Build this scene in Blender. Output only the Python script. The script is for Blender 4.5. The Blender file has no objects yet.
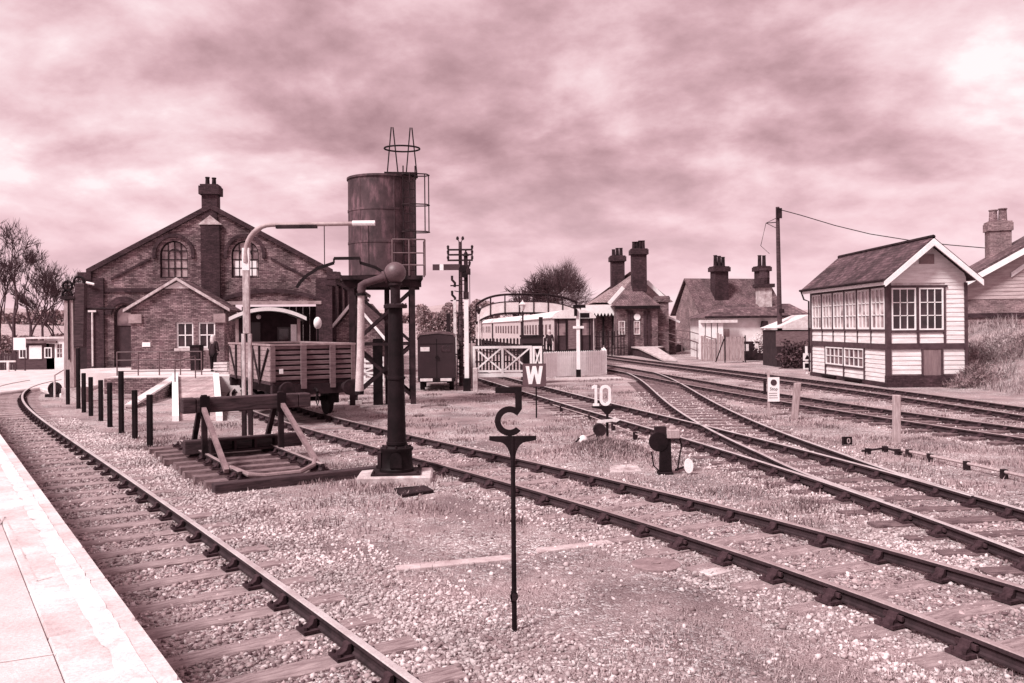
import bpy, math, random
import numpy as np
from mathutils import Vector, Matrix
from mathutils.geometry import tessellate_polygon
random.seed(7); rng = np.random.default_rng(7)
R = math.radians
C = bpy.context.scene.collection
# ------------------------------------------------------------------ camera model (used for surveying positions)
F, U0, V0, CZ, RS = 850.0, 512.0, 328.0, 2.63, 0.0092
def W(u, v, Y):
    du, dv = u-U0, v-V0
    return Vector(((du-dv*RS)/F*Y, Y, CZ-(du*RS+dv)/F*Y))
def G(u, v, z=0.0):
    du, dv = u-U0, v-V0
    t = (CZ-z)/(du*RS+dv)
    return Vector(((du-dv*RS)*t, F*t, z))
# ------------------------------------------------------------------ materials
def tone(v, deep=None):
    """neutral grey turned towards the plum tint of the place; darks lean further to maroon"""
    g = float(np.interp(v, [0,.02,.15,.4,.7,1], [.50,.54,.68,.79,.93,.97])); b = float(np.interp(v, [0,.02,.15,.4,.7,1], [.66,.66,.71,.80,.935,.975]))
    r = v/(.2126+.7152*g+.0722*b)
    return (min(r, .95), min(r, .95)*g, min(r, .95)*b, 1)
MATS = {}
def nodes_of(name):
    m = bpy.data.materials.new(name); m.use_nodes = True
    nt = m.node_tree; b = nt.nodes['Principled BSDF']
    return m, nt, b
def N(nt, typ, **kw):
    n = nt.nodes.new(typ)
    for k, v in kw.items():
        if k in n.inputs: n.inputs[k].default_value = v
        else: setattr(n, k, v)
    return n
def ramp(nt, stops):
    r = nt.nodes.new('ShaderNodeValToRGB'); e = r.color_ramp.elements
    while len(e) < len(stops): e.new(0.5)
    for i, (p, c) in enumerate(stops): e[i].position = p; e[i].color = c
    return r
def mixc(nt, a, b, fac, mode='MIX'):
    n = nt.nodes.new('ShaderNodeMix'); n.data_type = 'RGBA'; n.blend_type = mode
    L = nt.links
    for sock, val in ((n.inputs[0], fac), (n.inputs[6], a), (n.inputs[7], b)):
        if hasattr(val, 'is_output'): L.new(val, sock)
        else: sock.default_value = val
    return n.outputs[2]
def mat(name, v, var=0.35, scale=3.0, rough=0.85, bump=0.15, fine=45.0, metal=0.0, stretch=(1,1,1), v2=None, spec=0.3, streak=0.0):
    if name in MATS: return MATS[name]
    m, nt, b = nodes_of(name); L = nt.links
    tc = N(nt, 'ShaderNodeTexCoord'); mp = N(nt, 'ShaderNodeMapping'); mp.inputs['Scale'].default_value = stretch
    L.new(tc.outputs['Object'], mp.inputs['Vector'])
    n1 = N(nt, 'ShaderNodeTexNoise', Scale=scale, Detail=6.0, Roughness=0.65); L.new(mp.outputs[0], n1.inputs['Vector'])
    lo, hi = (v*(1-var), v*(1+var)) if v2 is None else (v, v2)
    r = ramp(nt, [(0.32, tone(lo)), (0.68, tone(min(hi, .92)))]); L.new(n1.outputs[0], r.inputs[0])
    n2 = N(nt, 'ShaderNodeTexNoise', Scale=fine, Detail=4.0, Roughness=0.7); L.new(mp.outputs[0], n2.inputs['Vector'])
    r2 = ramp(nt, [(0.3, (.72,.72,.72,1)), (0.7, (1.15,1.15,1.15,1))]); L.new(n2.outputs[0], r2.inputs[0])
    col = mixc(nt, r.outputs[0], r2.outputs[0], 0.8, 'MULTIPLY')
    if streak:
        mp3 = N(nt, 'ShaderNodeMapping'); mp3.inputs['Scale'].default_value = (2.2, 2.2, .55); L.new(tc.outputs['Object'], mp3.inputs['Vector'])
        n3 = N(nt, 'ShaderNodeTexNoise', Scale=1.6, Detail=7.0, Roughness=0.7); L.new(mp3.outputs[0], n3.inputs['Vector'])
        r3 = ramp(nt, [(0.50, (1,1,1,1)), (0.66, (3.6,3.4,3.45,1))]); L.new(n3.outputs[0], r3.inputs[0])
        col = mixc(nt, col, r3.outputs[0], streak, 'MULTIPLY')
    L.new(col, b.inputs['Base Color'])
    b.inputs['Roughness'].default_value = rough; b.inputs['Metallic'].default_value = metal
    b.inputs['Specular IOR Level'].default_value = spec
    if bump:
        bp = N(nt, 'ShaderNodeBump', Strength=bump, Distance=0.03); L.new(n2.outputs[0], bp.inputs['Height']); L.new(bp.outputs[0], b.inputs['Normal'])
    MATS[name] = m; return m
def planar_uv(nt):
    """(horizontal, z) coordinates chosen by which way the face looks"""
    L = nt.links; tc = N(nt, 'ShaderNodeTexCoord')
    s = N(nt, 'ShaderNodeSeparateXYZ'); L.new(tc.outputs['Object'], s.inputs[0])
    sn = N(nt, 'ShaderNodeSeparateXYZ'); L.new(tc.outputs['Normal'], sn.inputs[0])
    ax = N(nt, 'ShaderNodeMath', operation='ABSOLUTE'); L.new(sn.outputs[0], ax.inputs[0])
    ay = N(nt, 'ShaderNodeMath', operation='ABSOLUTE'); L.new(sn.outputs[1], ay.inputs[0])
    gt = N(nt, 'ShaderNodeMath', operation='GREATER_THAN'); L.new(ax.outputs[0], gt.inputs[0]); L.new(ay.outputs[0], gt.inputs[1])
    mx = nt.nodes.new('ShaderNodeMix'); L.new(gt.outputs[0], mx.inputs[0]); L.new(s.outputs[0], mx.inputs[2]); L.new(s.outputs[1], mx.inputs[3])
    cb = N(nt, 'ShaderNodeCombineXYZ'); L.new(mx.outputs[0], cb.inputs[0]); L.new(s.outputs[2], cb.inputs[1])
    return tc, cb.outputs[0]
def brickmat(name, v, mortar, bw=0.225, bh=0.075, msize=0.012, var=0.45, blotch=0.6, rough=0.9, offset=0.5, bump=0.4):
    if name in MATS: return MATS[name]
    m, nt, b = nodes_of(name); L = nt.links
    tc, uv = planar_uv(nt)
    br = N(nt, 'ShaderNodeTexBrick', Scale=1.0, offset=offset); L.new(uv, br.inputs['Vector'])
    br.inputs['Brick Width'].default_value = bw; br.inputs['Row Height'].default_value = bh; br.inputs['Mortar Size'].default_value = msize
    br.inputs['Color1'].default_value = tone(v*(1-var)); br.inputs['Color2'].default_value = tone(v*(1+var)); br.inputs['Mortar'].default_value = tone(mortar)
    n = N(nt, 'ShaderNodeTexNoise', Scale=0.9, Detail=8.0, Roughness=0.7); L.new(tc.outputs['Object'], n.inputs['Vector'])
    r = ramp(nt, [(0.34, (1-blotch*.75,)*3+(1,)), (0.52, (1,1,1,1)), (0.72, (1+blotch,)*3+(1,))]); L.new(n.outputs[0], r.inputs[0])
    n2 = N(nt, 'ShaderNodeTexNoise', Scale=14.0, Detail=3.0); L.new(tc.outputs['Object'], n2.inputs['Vector'])
    r2 = ramp(nt, [(0.3, (.6,.6,.6,1)), (0.7, (1.3,1.3,1.3,1))]); L.new(n2.outputs[0], r2.inputs[0])
    c = mixc(nt, br.outputs['Color'], r.outputs[0], 1.0, 'MULTIPLY'); c = mixc(nt, c, r2.outputs[0], 0.8, 'MULTIPLY')
    L.new(c, b.inputs['Base Color']); b.inputs['Roughness'].default_value = rough; b.inputs['Specular IOR Level'].default_value = .2
    bp = N(nt, 'ShaderNodeBump', Strength=bump, Distance=0.02); L.new(br.outputs['Fac'], bp.inputs['Height']); bp.invert = True; L.new(bp.outputs[0], b.inputs['Normal'])
    MATS[name] = m; return m
def glassmat(name, v, rough=0.08):
    if name in MATS: return MATS[name]
    m, nt, b = nodes_of(name); L = nt.links
    tc = N(nt, 'ShaderNodeTexCoord'); n = N(nt, 'ShaderNodeTexNoise', Scale=1.7, Detail=2.0); L.new(tc.outputs['Object'], n.inputs['Vector'])
    r = ramp(nt, [(0.4, tone(v*.5)), (0.6, tone(v*1.6))]); L.new(n.outputs[0], r.inputs[0]); L.new(r.outputs[0], b.inputs['Base Color'])
    b.inputs['Roughness'].default_value = rough; b.inputs['Specular IOR Level'].default_value = 0.6
    bp = N(nt, 'ShaderNodeBump', Strength=0.08, Distance=0.05); L.new(n.outputs[0], bp.inputs['Height']); L.new(bp.outputs[0], b.inputs['Normal'])
    MATS[name] = m; return m
def groundmat():
    m, nt, b = nodes_of('gravel_and_turf'); L = nt.links
    tc = N(nt, 'ShaderNodeTexCoord'); P = tc.outputs['Object']
    v1 = N(nt, 'ShaderNodeTexVoronoi', Scale=26.0, Randomness=1.0); L.new(P, v1.inputs['Vector'])
    v2 = N(nt, 'ShaderNodeTexVoronoi', Scale=26.0, feature='DISTANCE_TO_EDGE'); L.new(P, v2.inputs['Vector'])
    hs = N(nt, 'ShaderNodeSeparateColor'); L.new(v1.outputs['Color'], hs.inputs[0])
    st = ramp(nt, [(0.0, tone(.22)), (0.55, tone(.46)), (1.0, tone(.74))]); L.new(hs.outputs[0], st.inputs[0])
    ed = ramp(nt, [(0.0, (.25,.22,.23,1)), (0.12, (1,1,1,1))]); L.new(v2.outputs['Distance'], ed.inputs[0])
    stone = mixc(nt, st.outputs[0], ed.outputs[0], 0.85, 'MULTIPLY')
    n1 = N(nt, 'ShaderNodeTexNoise', Scale=60.0, Detail=5.0, Roughness=.8); L.new(P, n1.inputs['Vector'])
    turf = ramp(nt, [(0.3, tone(.10)), (0.5, tone(.30)), (0.72, tone(.56))]); L.new(n1.outputs[0], turf.inputs[0])
    n2 = N(nt, 'ShaderNodeTexNoise', Scale=0.55, Detail=7.0, Roughness=.72); L.new(P, n2.inputs['Vector'])
    pf = ramp(nt, [(0.44, (0,0,0,1)), (0.56, (1,1,1,1))]); L.new(n2.outputs[0], pf.inputs[0])
    c = mixc(nt, stone, turf.outputs[0], pf.outputs[0])
    n3 = N(nt, 'ShaderNodeTexNoise', Scale=0.45, Detail=8.0, Roughness=.65); L.new(P, n3.inputs['Vector'])
    big = ramp(nt, [(0.36, (.62,.60,.61,1)), (0.52, (1.05,1.05,1.05,1)), (0.66, (1.3,1.3,1.3,1))]); L.new(n3.outputs[0], big.inputs[0])
    c = mixc(nt, c, big.outputs[0], 1.0, 'MULTIPLY')
    L.new(c, b.inputs['Base Color']); b.inputs['Roughness'].default_value = 0.95; b.inputs['Specular IOR Level'].default_value = .1
    h = N(nt, 'ShaderNodeMath', operation='ADD'); L.new(v2.outputs['Distance'], h.inputs[0])
    h2 = N(nt, 'ShaderNodeMath', operation='MULTIPLY'); h2.inputs[1].default_value = .5; L.new(n1.outputs[0], h2.inputs[0]); L.new(h2.outputs[0], h.inputs[1])
    bp = N(nt, 'ShaderNodeBump', Strength=0.9, Distance=0.05); L.new(h.outputs[0], bp.inputs['Height']); L.new(bp.outputs[0], b.inputs['Normal'])
    return m
def spread(name, lo, hi, rough=0.9):
    """per-island random tone: stones, blades, leaves"""
    if name in MATS: return MATS[name]
    m, nt, b = nodes_of(name); L = nt.links
    g = N(nt, 'ShaderNodeNewGeometry'); r = ramp(nt, [(0.0, tone(lo)), (1.0, tone(hi))]); L.new(g.outputs['Random Per Island'], r.inputs[0])
    tc = N(nt, 'ShaderNodeTexCoord'); n = N(nt, 'ShaderNodeTexNoise', Scale=0.8, Detail=3.0); L.new(tc.outputs['Object'], n.inputs['Vector'])
    r2 = ramp(nt, [(0.35, (.75,.75,.75,1)), (0.65, (1.2,1.2,1.2,1))]); L.new(n.outputs[0], r2.inputs[0])
    L.new(mixc(nt, r.outputs[0], r2.outputs[0], 1.0, 'MULTIPLY'), b.inputs['Base Color'])
    b.inputs['Roughness'].default_value = rough; b.inputs['Specular IOR Level'].default_value = .15
    MATS[name] = m; return m

iron = mat('black_painted_iron', .007, var=.6, rough=.65, bump=.25, spec=.14, fine=30)
iron2 = mat('weathered_dark_iron', .016, var=.8, rough=.75, bump=.3, spec=.15)
steel = mat('dull_painted_steel', .10, var=.4, rough=.6)
railside = mat('rusty_rail_side', .024, var=.5, scale=5, rough=.85)
railtop = mat('worn_rail_top', .66, var=.25, scale=2, rough=.38, metal=.55, bump=.02)
raildull = mat('dull_rail_top', .34, var=.35, scale=3, rough=.5, metal=.4, bump=.02)
sleeperw = mat('tarred_sleeper_timber', .25, var=.5, scale=4, stretch=(1,6,1), rough=.95, bump=.5)
sleeperdark = mat('dark_sleeper_timber', .12, var=.6, scale=4, stretch=(1,6,1), rough=.95, bump=.5)
oldwood = mat('weathered_timber', .045, var=.6, scale=3, stretch=(1,1,8), rough=.9, bump=.5)
beamwood = mat('weathered_beam_timber', .042, var=.65, scale=3, stretch=(1,8,8), rough=.9, bump=.6)
palewood = mat('bleached_timber', .36, var=.3, scale=5, stretch=(4,4,.6), rough=.9, bump=.4)
greywood = mat('grey_post_timber', .30, var=.35, scale=5, stretch=(4,4,.6), rough=.9, bump=.4)
white = mat('white_paint', .80, var=.10, scale=2.5, rough=.55, bump=.05)
offwhite = mat('dirty_white_paint', .62, var=.25, scale=4, rough=.65, bump=.1)
concrete = mat('pale_concrete', .58, var=.18, scale=1.2, rough=.9, bump=.2)
concreted = mat('stained_concrete', .42, var=.45, scale=3.5, rough=.9, bump=.3)
tarmac = mat('pale_worn_tarmac', .54, var=.22, scale=1.3, rough=.9, bump=.3, fine=55)
brick = brickmat('dark_red_brick', .155, .06, var=.6, blotch=.85)
brickl = brickmat('lighter_brick', .17, .2, var=.4, blotch=.5)
brickm = brickmat('mid_brick', .165, .07, var=.55, blotch=.8)
brickedge = brickmat('sooty_brick', .035, .03, var=.4, blotch=.5)
tile = brickmat('clay_roof_tiles', .15, .04, bw=.17, bh=.09, msize=.018, var=.35, blotch=.6)
tilel = brickmat('pale_roof_tiles', .27, .13, bw=.2, bh=.1, msize=.014, var=.25, blotch=.45)
slate = brickmat('slate_roof', .09, .03, bw=.28, bh=.14, msize=.012, var=.5, blotch=.7, rough=.6)
render_w = mat('painted_render', .70, var=.15, scale=1.5, rough=.8, bump=.1)
boards = mat('white_weatherboard', .72, var=.20, scale=2.0, stretch=(.6,.6,5), rough=.7, bump=.15)
trim = mat('dark_trim_paint', .05, var=.35, scale=4, rough=.6, bump=.1)
glass = glassmat('dark_window_glass', .02)
glassl = glassmat('sky_lit_window_glass', .12, .05)
glassbox = glassmat('sky_painted_glass', .30, .06)  # reflected sky painted into the panes as a pale base colour
glassw = glassmat('dusty_arched_glass', .22, .25)
dark = mat('dark_interior', .02, var=.4, rough=.95)
bodydark = mat('dark_vehicle_paint', .02, var=.25, scale=1.2, rough=.35, bump=.02, spec=.5)
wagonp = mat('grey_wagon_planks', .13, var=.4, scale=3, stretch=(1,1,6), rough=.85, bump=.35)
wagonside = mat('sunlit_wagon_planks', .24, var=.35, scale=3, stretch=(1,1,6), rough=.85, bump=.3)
wagonlip = mat('pale_wagon_ledge', .25, var=.3, rough=.8)
tankm = mat('streaked_tank_steel', .04, var=.6, scale=1.4, rough=.7, bump=.1, streak=.55)
hosem = mat('pale_canvas_hose', .48, var=.2, scale=8, rough=.9, bump=.3)
coachside = mat('pale_coach_side', .5, var=.15, rough=.6)
coachroof = mat('pale_coach_roof', .68, var=.15, rough=.7)
coachdark = mat('dark_coach_end', .035, var=.4, rough=.6)
skin = mat('skin', .42, var=.1, rough=.6, bump=0)
hairm = mat('fair_hair', .55, var=.3, scale=20, rough=.7)
coatm = mat('dark_coat_cloth', .02, var=.3, rough=.95)
bagm = mat('mid_leather', .12, var=.3, rough=.6)
bark = mat('bare_bark', .05, var=.4, scale=6, rough=.95, bump=.3)
twigm = mat('bare_twigs', .045, var=.35, scale=2, rough=.95, bump=0)
leafd = spread('dark_leaves', .025, .10)
leafm = spread('hedge_leaves', .10, .30)
hazem = spread('far_hedge_twigs', .15, .30)  # paler than near hedges: distance haze put into the twig colour
blossom = spread('pale_blossom', .35, .75)
stonem = spread('ballast_stones', .16, .58)
stoned = spread('dark_ballast_stones', .07, .36)  # darker tone range for stones between the rails
grassm = spread('short_turf_blades', .14, .46)
tuftm = spread('winter_grass_tufts', .07, .34)
drygrass = spread('dry_tall_grass', .09, .48)
hillm = mat('hill_pasture', .34, var=.35, scale=.02, fine=.4, rough=1, bump=0)  # lightened base colour stands in for haze over the far pasture
# ------------------------------------------------------------------ mesh helpers
class MB:
    def __init__(s): s.v = []; s.f = []; s.mi = []
    def add(s, vs, fs, mi=0):
        o = len(s.v); s.v += [tuple(p) for p in vs]; s.f += [tuple(i+o for i in q) for q in fs]; s.mi += [mi]*len(fs)
        return s
    def box(s, x0, x1, y0, y1, z0, z1, mi=0):
        return s.add([(x0,y0,z0),(x1,y0,z0),(x1,y1,z0),(x0,y1,z0),(x0,y0,z1),(x1,y0,z1),(x1,y1,z1),(x0,y1,z1)],
                     [(0,3,2,1),(4,5,6,7),(0,1,5,4),(1,2,6,5),(2,3,7,6),(3,0,4,7)], mi)
    def beam(s, p0, p1, w, h, up=(0,0,1), mi=0):
        p0, p1 = Vector(p0), Vector(p1); d = (p1-p0).normalized(); u = Vector(up)
        if abs(d.dot(u)) > .98: u = Vector((0,1,0))
        a = d.cross(u).normalized(); b = a.cross(d).normalized()
        vs = []
        for p in (p0, p1):
            for i, j in ((-1,-1),(1,-1),(1,1),(-1,1)): vs.append(p+a*(i*w/2)+b*(j*h/2))
        return s.add(vs, [(3,2,1,0),(4,5,6,7),(0,1,5,4),(1,2,6,5),(2,3,7,6),(3,0,4,7)], mi)
    def cyl(s, p0, p1, r0, r1=None, n=12, mi=0):
        return s.tube([p0, p1], [r0, r0 if r1 is None else r1], n, mi)
    def tube(s, pts, r, n=8, mi=0, cap=True):
        pts = [Vector(p) for p in pts]; k = len(pts)
        rr = r if isinstance(r, (list, tuple)) else [r]*k
        vs = []; ref = None
        for i, p in enumerate(pts):
            d = (pts[min(i+1,k-1)]-pts[max(i-1,0)])
            if d.length < 1e-9: d = Vector((0,0,1))
            d.normalize()
            if ref is None: ref = Vector((0,0,1)) if abs(d.z) < .9 else Vector((1,0,0))
            a = d.cross(ref)
            if a.length < 1e-4: ref = Vector((0,1,0)); a = d.cross(ref)
            a.normalize(); b = d.cross(a)
            for j in range(n):
                t = 2*math.pi*j/n; vs.append(p+(a*math.cos(t)+b*math.sin(t))*rr[i])
        fs = []
        for i in range(k-1):
            for j in range(n):
                fs.append((i*n+j, i*n+(j+1)%n, (i+1)*n+(j+1)%n, (i+1)*n+j))
        if cap: fs.append(tuple(reversed(range(n)))); fs.append(tuple(range((k-1)*n, k*n)))
        return s.add(vs, fs, mi)
    def lathe(s, prof, c=(0,0,0), n=24, mi=0):
        vs = []
        for r, z in prof:
            for j in range(n):
                t = 2*math.pi*j/n; vs.append((c[0]+r*math.cos(t), c[1]+r*math.sin(t), c[2]+z))
        fs = []
        for i in range(len(prof)-1):
            for j in range(n): fs.append((i*n+j, i*n+(j+1)%n, (i+1)*n+(j+1)%n, (i+1)*n+j))
        fs.append(tuple(reversed(range(n)))); fs.append(tuple(range((len(prof)-1)*n, len(prof)*n)))
        return s.add(vs, fs, mi)
    def ball(s, c, r, n=16, m=10, sz=1.0, mi=0):
        return s.lathe([(max(r*math.sin(math.pi*i/m), .001), -r*sz*math.cos(math.pi*i/m)) for i in range(m+1)], c, n, mi)
    def prism(s, outer, a, b, axis='y', holes=(), mi=0):
        """2D outline (with holes) given as (horizontal, z) for axis y/x or (x, y) for axis z, run from a to b"""
        loops = [list(outer)]+[list(h) for h in holes]
        def P(p, t):
            if axis == 'y': return (p[0], t, p[1])
            if axis == 'x': return (t, p[0], p[1])
            return (p[0], p[1], t)
        flat = [p for l in loops for p in l]; n = len(flat)
        tris = tessellate_polygon([[Vector((p[0], p[1], 0)) for p in l] for l in loops])
        vs = [P(p, a) for p in flat]+[P(p, b) for p in flat]
        fs = []
        for t in tris: fs.append(tuple(t)); fs.append(tuple(i+n for i in reversed(t)))
        o = 0
        for l in loops:
            k = len(l)
            for i in range(k): fs.append((o+i, o+(i+1)%k, n+o+(i+1)%k, n+o+i))
            o += k
        return s.add(vs, fs, mi)
    def build(s, name, m, parent=None, off=None, smooth=False, bevel=0.0, link=True):
        me = bpy.data.meshes.new(name)
        vs = s.v if off is None else [(p[0]-off[0], p[1]-off[1], p[2]-off[2]) for p in s.v]
        me.from_pydata(vs, [], s.f); 
        ms = m if isinstance(m, (list, tuple)) else [m]
        for q in ms: me.materials.append(q)
        if len(ms) > 1: me.polygons.foreach_set('material_index', s.mi)
        fix_normals(me)
        if smooth:
            me.polygons.foreach_set('use_smooth', [True]*len(me.polygons))
            try: me.set_sharp_from_angle(angle=R(38))
            except Exception: pass
        o = bpy.data.objects.new(name, me); C.objects.link(o)
        if parent: o.parent = parent
        if bevel:
            bv = o.modifiers.new('bevel', 'BEVEL'); bv.width = bevel; bv.segments = 1; bv.limit_method = 'ANGLE'
        return o
import bmesh
def fix_normals(me):
    bm = bmesh.new(); bm.from_mesh(me); bmesh.ops.recalc_face_normals(bm, faces=bm.faces); bm.to_mesh(me); bm.free()
def np_mesh(name, V, Fc, m, kind=None, smooth=False):
    V = np.asarray(V, np.float32); Fc = np.asarray(Fc, np.int32); k = Fc.shape[1]
    me = bpy.data.meshes.new(name); me.vertices.add(len(V)); me.vertices.foreach_set('co', V.ravel())
    me.loops.add(Fc.size); me.loops.foreach_set('vertex_index', Fc.ravel())
    me.polygons.add(len(Fc)); me.polygons.foreach_set('loop_start', np.arange(0, Fc.size, k, dtype=np.int32))
    me.polygons.foreach_set('loop_total', np.full(len(Fc), k, np.int32))
    me.update(calc_edges=True); me.validate()
    me.materials.append(m)
    if smooth: me.polygons.foreach_set('use_smooth', np.ones(len(Fc), bool))
    o = bpy.data.objects.new(name, me); C.objects.link(o)
    if kind: o['kind'] = kind
    return o
def thing(name, label, cat, loc=(0,0,0), rz=0.0, group=None):
    o = bpy.data.objects.new(name, None); C.objects.link(o); o.empty_display_size = .3
    o.location = loc; o.rotation_euler = (0,0,rz); o['label'] = label; o['category'] = cat
    if group: o['group'] = group
    return o
def tag(o, label, cat, group=None):
    o['label'] = label; o['category'] = cat
    if group: o['group'] = group
    return o
def struct(o): o['kind'] = 'structure'; return o
def arc(cx, cz, r, a0, a1, n): return [(cx+r*math.cos(R(a0+(a1-a0)*i/n)), cz+r*math.sin(R(a0+(a1-a0)*i/n))) for i in range(n+1)]
def text_mesh(body, size, depth, name, m, parent, matrix):
    cu = bpy.data.curves.new(name, 'FONT'); cu.body = body; cu.size = size; cu.extrude = depth; cu.align_x = 'CENTER'; cu.align_y = 'CENTER'
    t = bpy.data.objects.new(name, cu); C.objects.link(t)
    dg = bpy.context.evaluated_depsgraph_get(); me = bpy.data.meshes.new_from_object(t.evaluated_get(dg))
    bpy.data.objects.remove(t); me.materials.clear(); me.materials.append(m)
    o = bpy.data.objects.new(name, me); C.objects.link(o); o.parent = parent; o.matrix_local = matrix
    return o
FACE = Matrix.Rotation(R(90), 4, 'X')     # text upright, facing the viewer side (-y)
# ------------------------------------------------------------------ ground
def sm(t): t = np.clip(t, 0, 1); return t*t*(3-2*t)
def height(x, y):
    h = 2.45*sm((x-17.8)/7.8)*sm((y-25)/7)*(1+.10*np.sin(x*1.7+y*.6)*np.cos(y*1.1))
    m1 = G(604, 455); h = h+0.30*np.exp(-(((x-m1.x)/.75)**2+((y-m1.y)/.8)**2))
    far = sm((y-150)/250); h = h+far*(6+14*sm((x+150)/-220)+10*sm((x-120)/200))
    return h
def grid(xs, ys, name, m):
    X, Y = np.meshgrid(xs, ys); Z = height(X, Y)
    V = np.stack([X, Y, Z], -1).reshape(-1, 3); nx, ny = len(xs), len(ys)
    i = np.arange(nx-1); j = np.arange(ny-1); I, J = np.meshgrid(i, j); a = (J*nx+I).ravel()
    return np_mesh(name, V, np.stack([a, a+1, a+1+nx, a+nx], -1), m, 'structure', True)
xs = np.concatenate([np.linspace(-900,-60,30), np.arange(-58,-8,2.0), np.arange(-8,16,.4), np.arange(16,34,.5), np.arange(34,60,2), np.linspace(62,900,30)])
ys = np.concatenate([np.arange(-30,4,2.0), np.arange(4,60,.5), np.arange(60,150,4), np.linspace(152,1400,60)])
grid(xs, ys, 'ground', groundmat())
# ------------------------------------------------------------------ tracks
PX = {}
PX['A']=[(301,424.3),(328.5,432.5),(381,447.5),(431,460),(473.5,470),(510,480.8),(587,505),(647,523.3),(692,538),(767,562.5),(843,587.5),(904,611),(969,634),(1024,654.5)]
PX['B']=[(296,408.7),(328.5,416),(383.5,429.5),(406,435.5),(456,446),(508.5,457),(587,473.7),(654.5,490.7),(719.5,504.5),(767,516.2),(815.5,527),(868,541),(918,555.5),(1018,584)]
PX['C']=[(524.5,391),(562,402.5),(619.5,421),(662,431),(697,441),(727,452),(767,467.2),(835.5,491),(908,514),(968,533),(1020,549)]
PX['D']=[(542,384.5),(587,396),(622,405),(662,415.5),(687,420.5),(724.5,430),(768,441.5)]
PX['G2']=[(868,461),(918,477),(968,491),(1020,505)]
PX['E']=[(629.5,372.5),(662,401),(684.5,415),(702,425),(737,442.5),(768,455),(835,483)]
PX['G']=[(629,367.5),(654.5,371),(672,380),(699.5,392.5),(727,407.5),(767,426),(805.5,440),(868,461)]
PX['H']=[(609.5,364),(652,369),(684.5,376),(724.5,384),(764.5,390.5),(780,393.5),(850.5,405),(943,416),(1020,426)]
PX['I']=[(629.5,370),(662,376.5),(699.5,386),(729.5,393),(778,401),(818,407.5),(873,415.5),(928,424),(978,431),(1020,437.5)]
PX['J']=[(607,354.5),(644.5,360.5),(712,369),(768,375),(883,387),(1020,405)]
PX['K']=[(607,358),(662,365),(724.5,373),(768,379.5),(893,395),(1020,416)]
PX['T1']=[(30,387.5),(23,400),(26,406),(37.5,415),(55,427.5),(82.5,447.5),(107.5,463.7),(135,481.7),(175,510),(214,537.4),(256,566.4),(273,576.5),(390.6,664),(418,683)]
RT = 0.18
GA = 1.505
def gpts(k): return [G(u, v, RT) for u, v in PX[k]]
def offset(pts, s):
    out = []
    for i, p in enumerate(pts):
        d = pts[min(i+1, len(pts)-1)]-pts[max(i-1, 0)]; n = Vector((d.y, -d.x, 0)).normalized()
        if d.y < 0: n = -n           # n points to the right of the away direction
        out.append(p+n*s)
    return out
def center_fit(lst, extra=(), deg=4):
    """lst: [(key, side)], side +1 = that rail is the right-hand (near) one"""
    X, Y, Wt = [], [], []
    for k, side in lst:
        for p in offset(gpts(k), -side*GA/2): X.append(p.x); Y.append(p.y); Wt.append(1/(1+(p.y/25)**2))
    for x, y, w in extra: X.append(x); Y.append(y); Wt.append(w)
    # fit in 1/(y+8): gentle behaviour both near and far
    return np.poly1d(np.polyfit(Y, X, deg, w=Wt))
f1 = center_fit([('T1', 1)], deg=4)
f2 = center_fit([('A', -1), ('B', 1)], [(-5.55,23.6,.6), (-8.4,29,.5), (-10.6,34.5,.4), (-12.4,46,.4), (-12.4,50,.3)], deg=4)
f3 = center_fit([('C', -1), ('D', 1), ('G2', 1)], deg=3)
f3c = f3
def f3(y):
    y = np.asarray(y, float); d = (f3c(30.)-f3c(28.))/2
    return np.where(y < 30, f3c(y), f3c(30.)+d*(y-30))
f4 = center_fit([('E', -1), ('G', 1)], deg=3)
f5 = center_fit([('I', -1), ('H', 1)], [(4.6,58,.5), (3.4,70,.3), (-3,120,.05)], deg=4)
f6 = center_fit([('K', -1), ('J', 1)], [(8.6,68,.4), (6.8,80,.3)], deg=3)
def line(f, y0, y1, step=.5): return [Vector((float(f(y)), float(y), 0)) for y in np.arange(y0, y1+1e-6, step)]
PROF = [(-.035,.172),(-.028,.18),(.028,.18),(.035,.172),(.035,.14),(.011,.125),(.011,.078),(.03,.064),(.03,.045),(-.03,.045),(-.03,.064),(-.011,.078),(-.011,.125),(-.035,.14)]
def rail_mesh(pts, top, parent, name='rail', off=None):
    mb = MB(); k = len(PROF); vs = []
    for i, p in enumerate(pts):
        d = (pts[min(i+1,len(pts)-1)]-pts[max(i-1,0)]).normalized(); n = Vector((d.y, -d.x, 0))
        for a, z in PROF: vs.append((p.x+n.x*a, p.y+n.y*a, z+p.z))
    for i in range(len(pts)-1):
        for j in range(k):
            q = (i*k+j, i*k+(j+1)%k, (i+1)*k+(j+1)%k, (i+1)*k+j)
            mb.f.append(q); mb.mi.append(1 if j in (0,1,2) else 0)
    mb.f += [tuple(range(k)), tuple(range((len(pts)-1)*k, len(pts)*k))]; mb.mi += [0, 0]; mb.v = vs
    return mb.build(name, [railside, top], parent, off=off)
def chair_mesh():
    mb = MB(); mb.box(-.17,.17,-.10,.10,.03,.058)
    for s in (-1, 1):
        pr = [(s*.036,.058),(s*.135,.058),(s*.075,.10),(s*.062,.138),(s*.036,.142)]
        mb.prism(pr, -.05, .05, 'y')
        mb.cyl((s*.14,.06,.05),(s*.14,.06,.085),.017,n=6); mb.cyl((s*.14,-.06,.05),(s*.14,-.06,.085),.017,n=6)
    mb.box(.036,.062,-.10,.10,.085,.128)
    return mb
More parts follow.
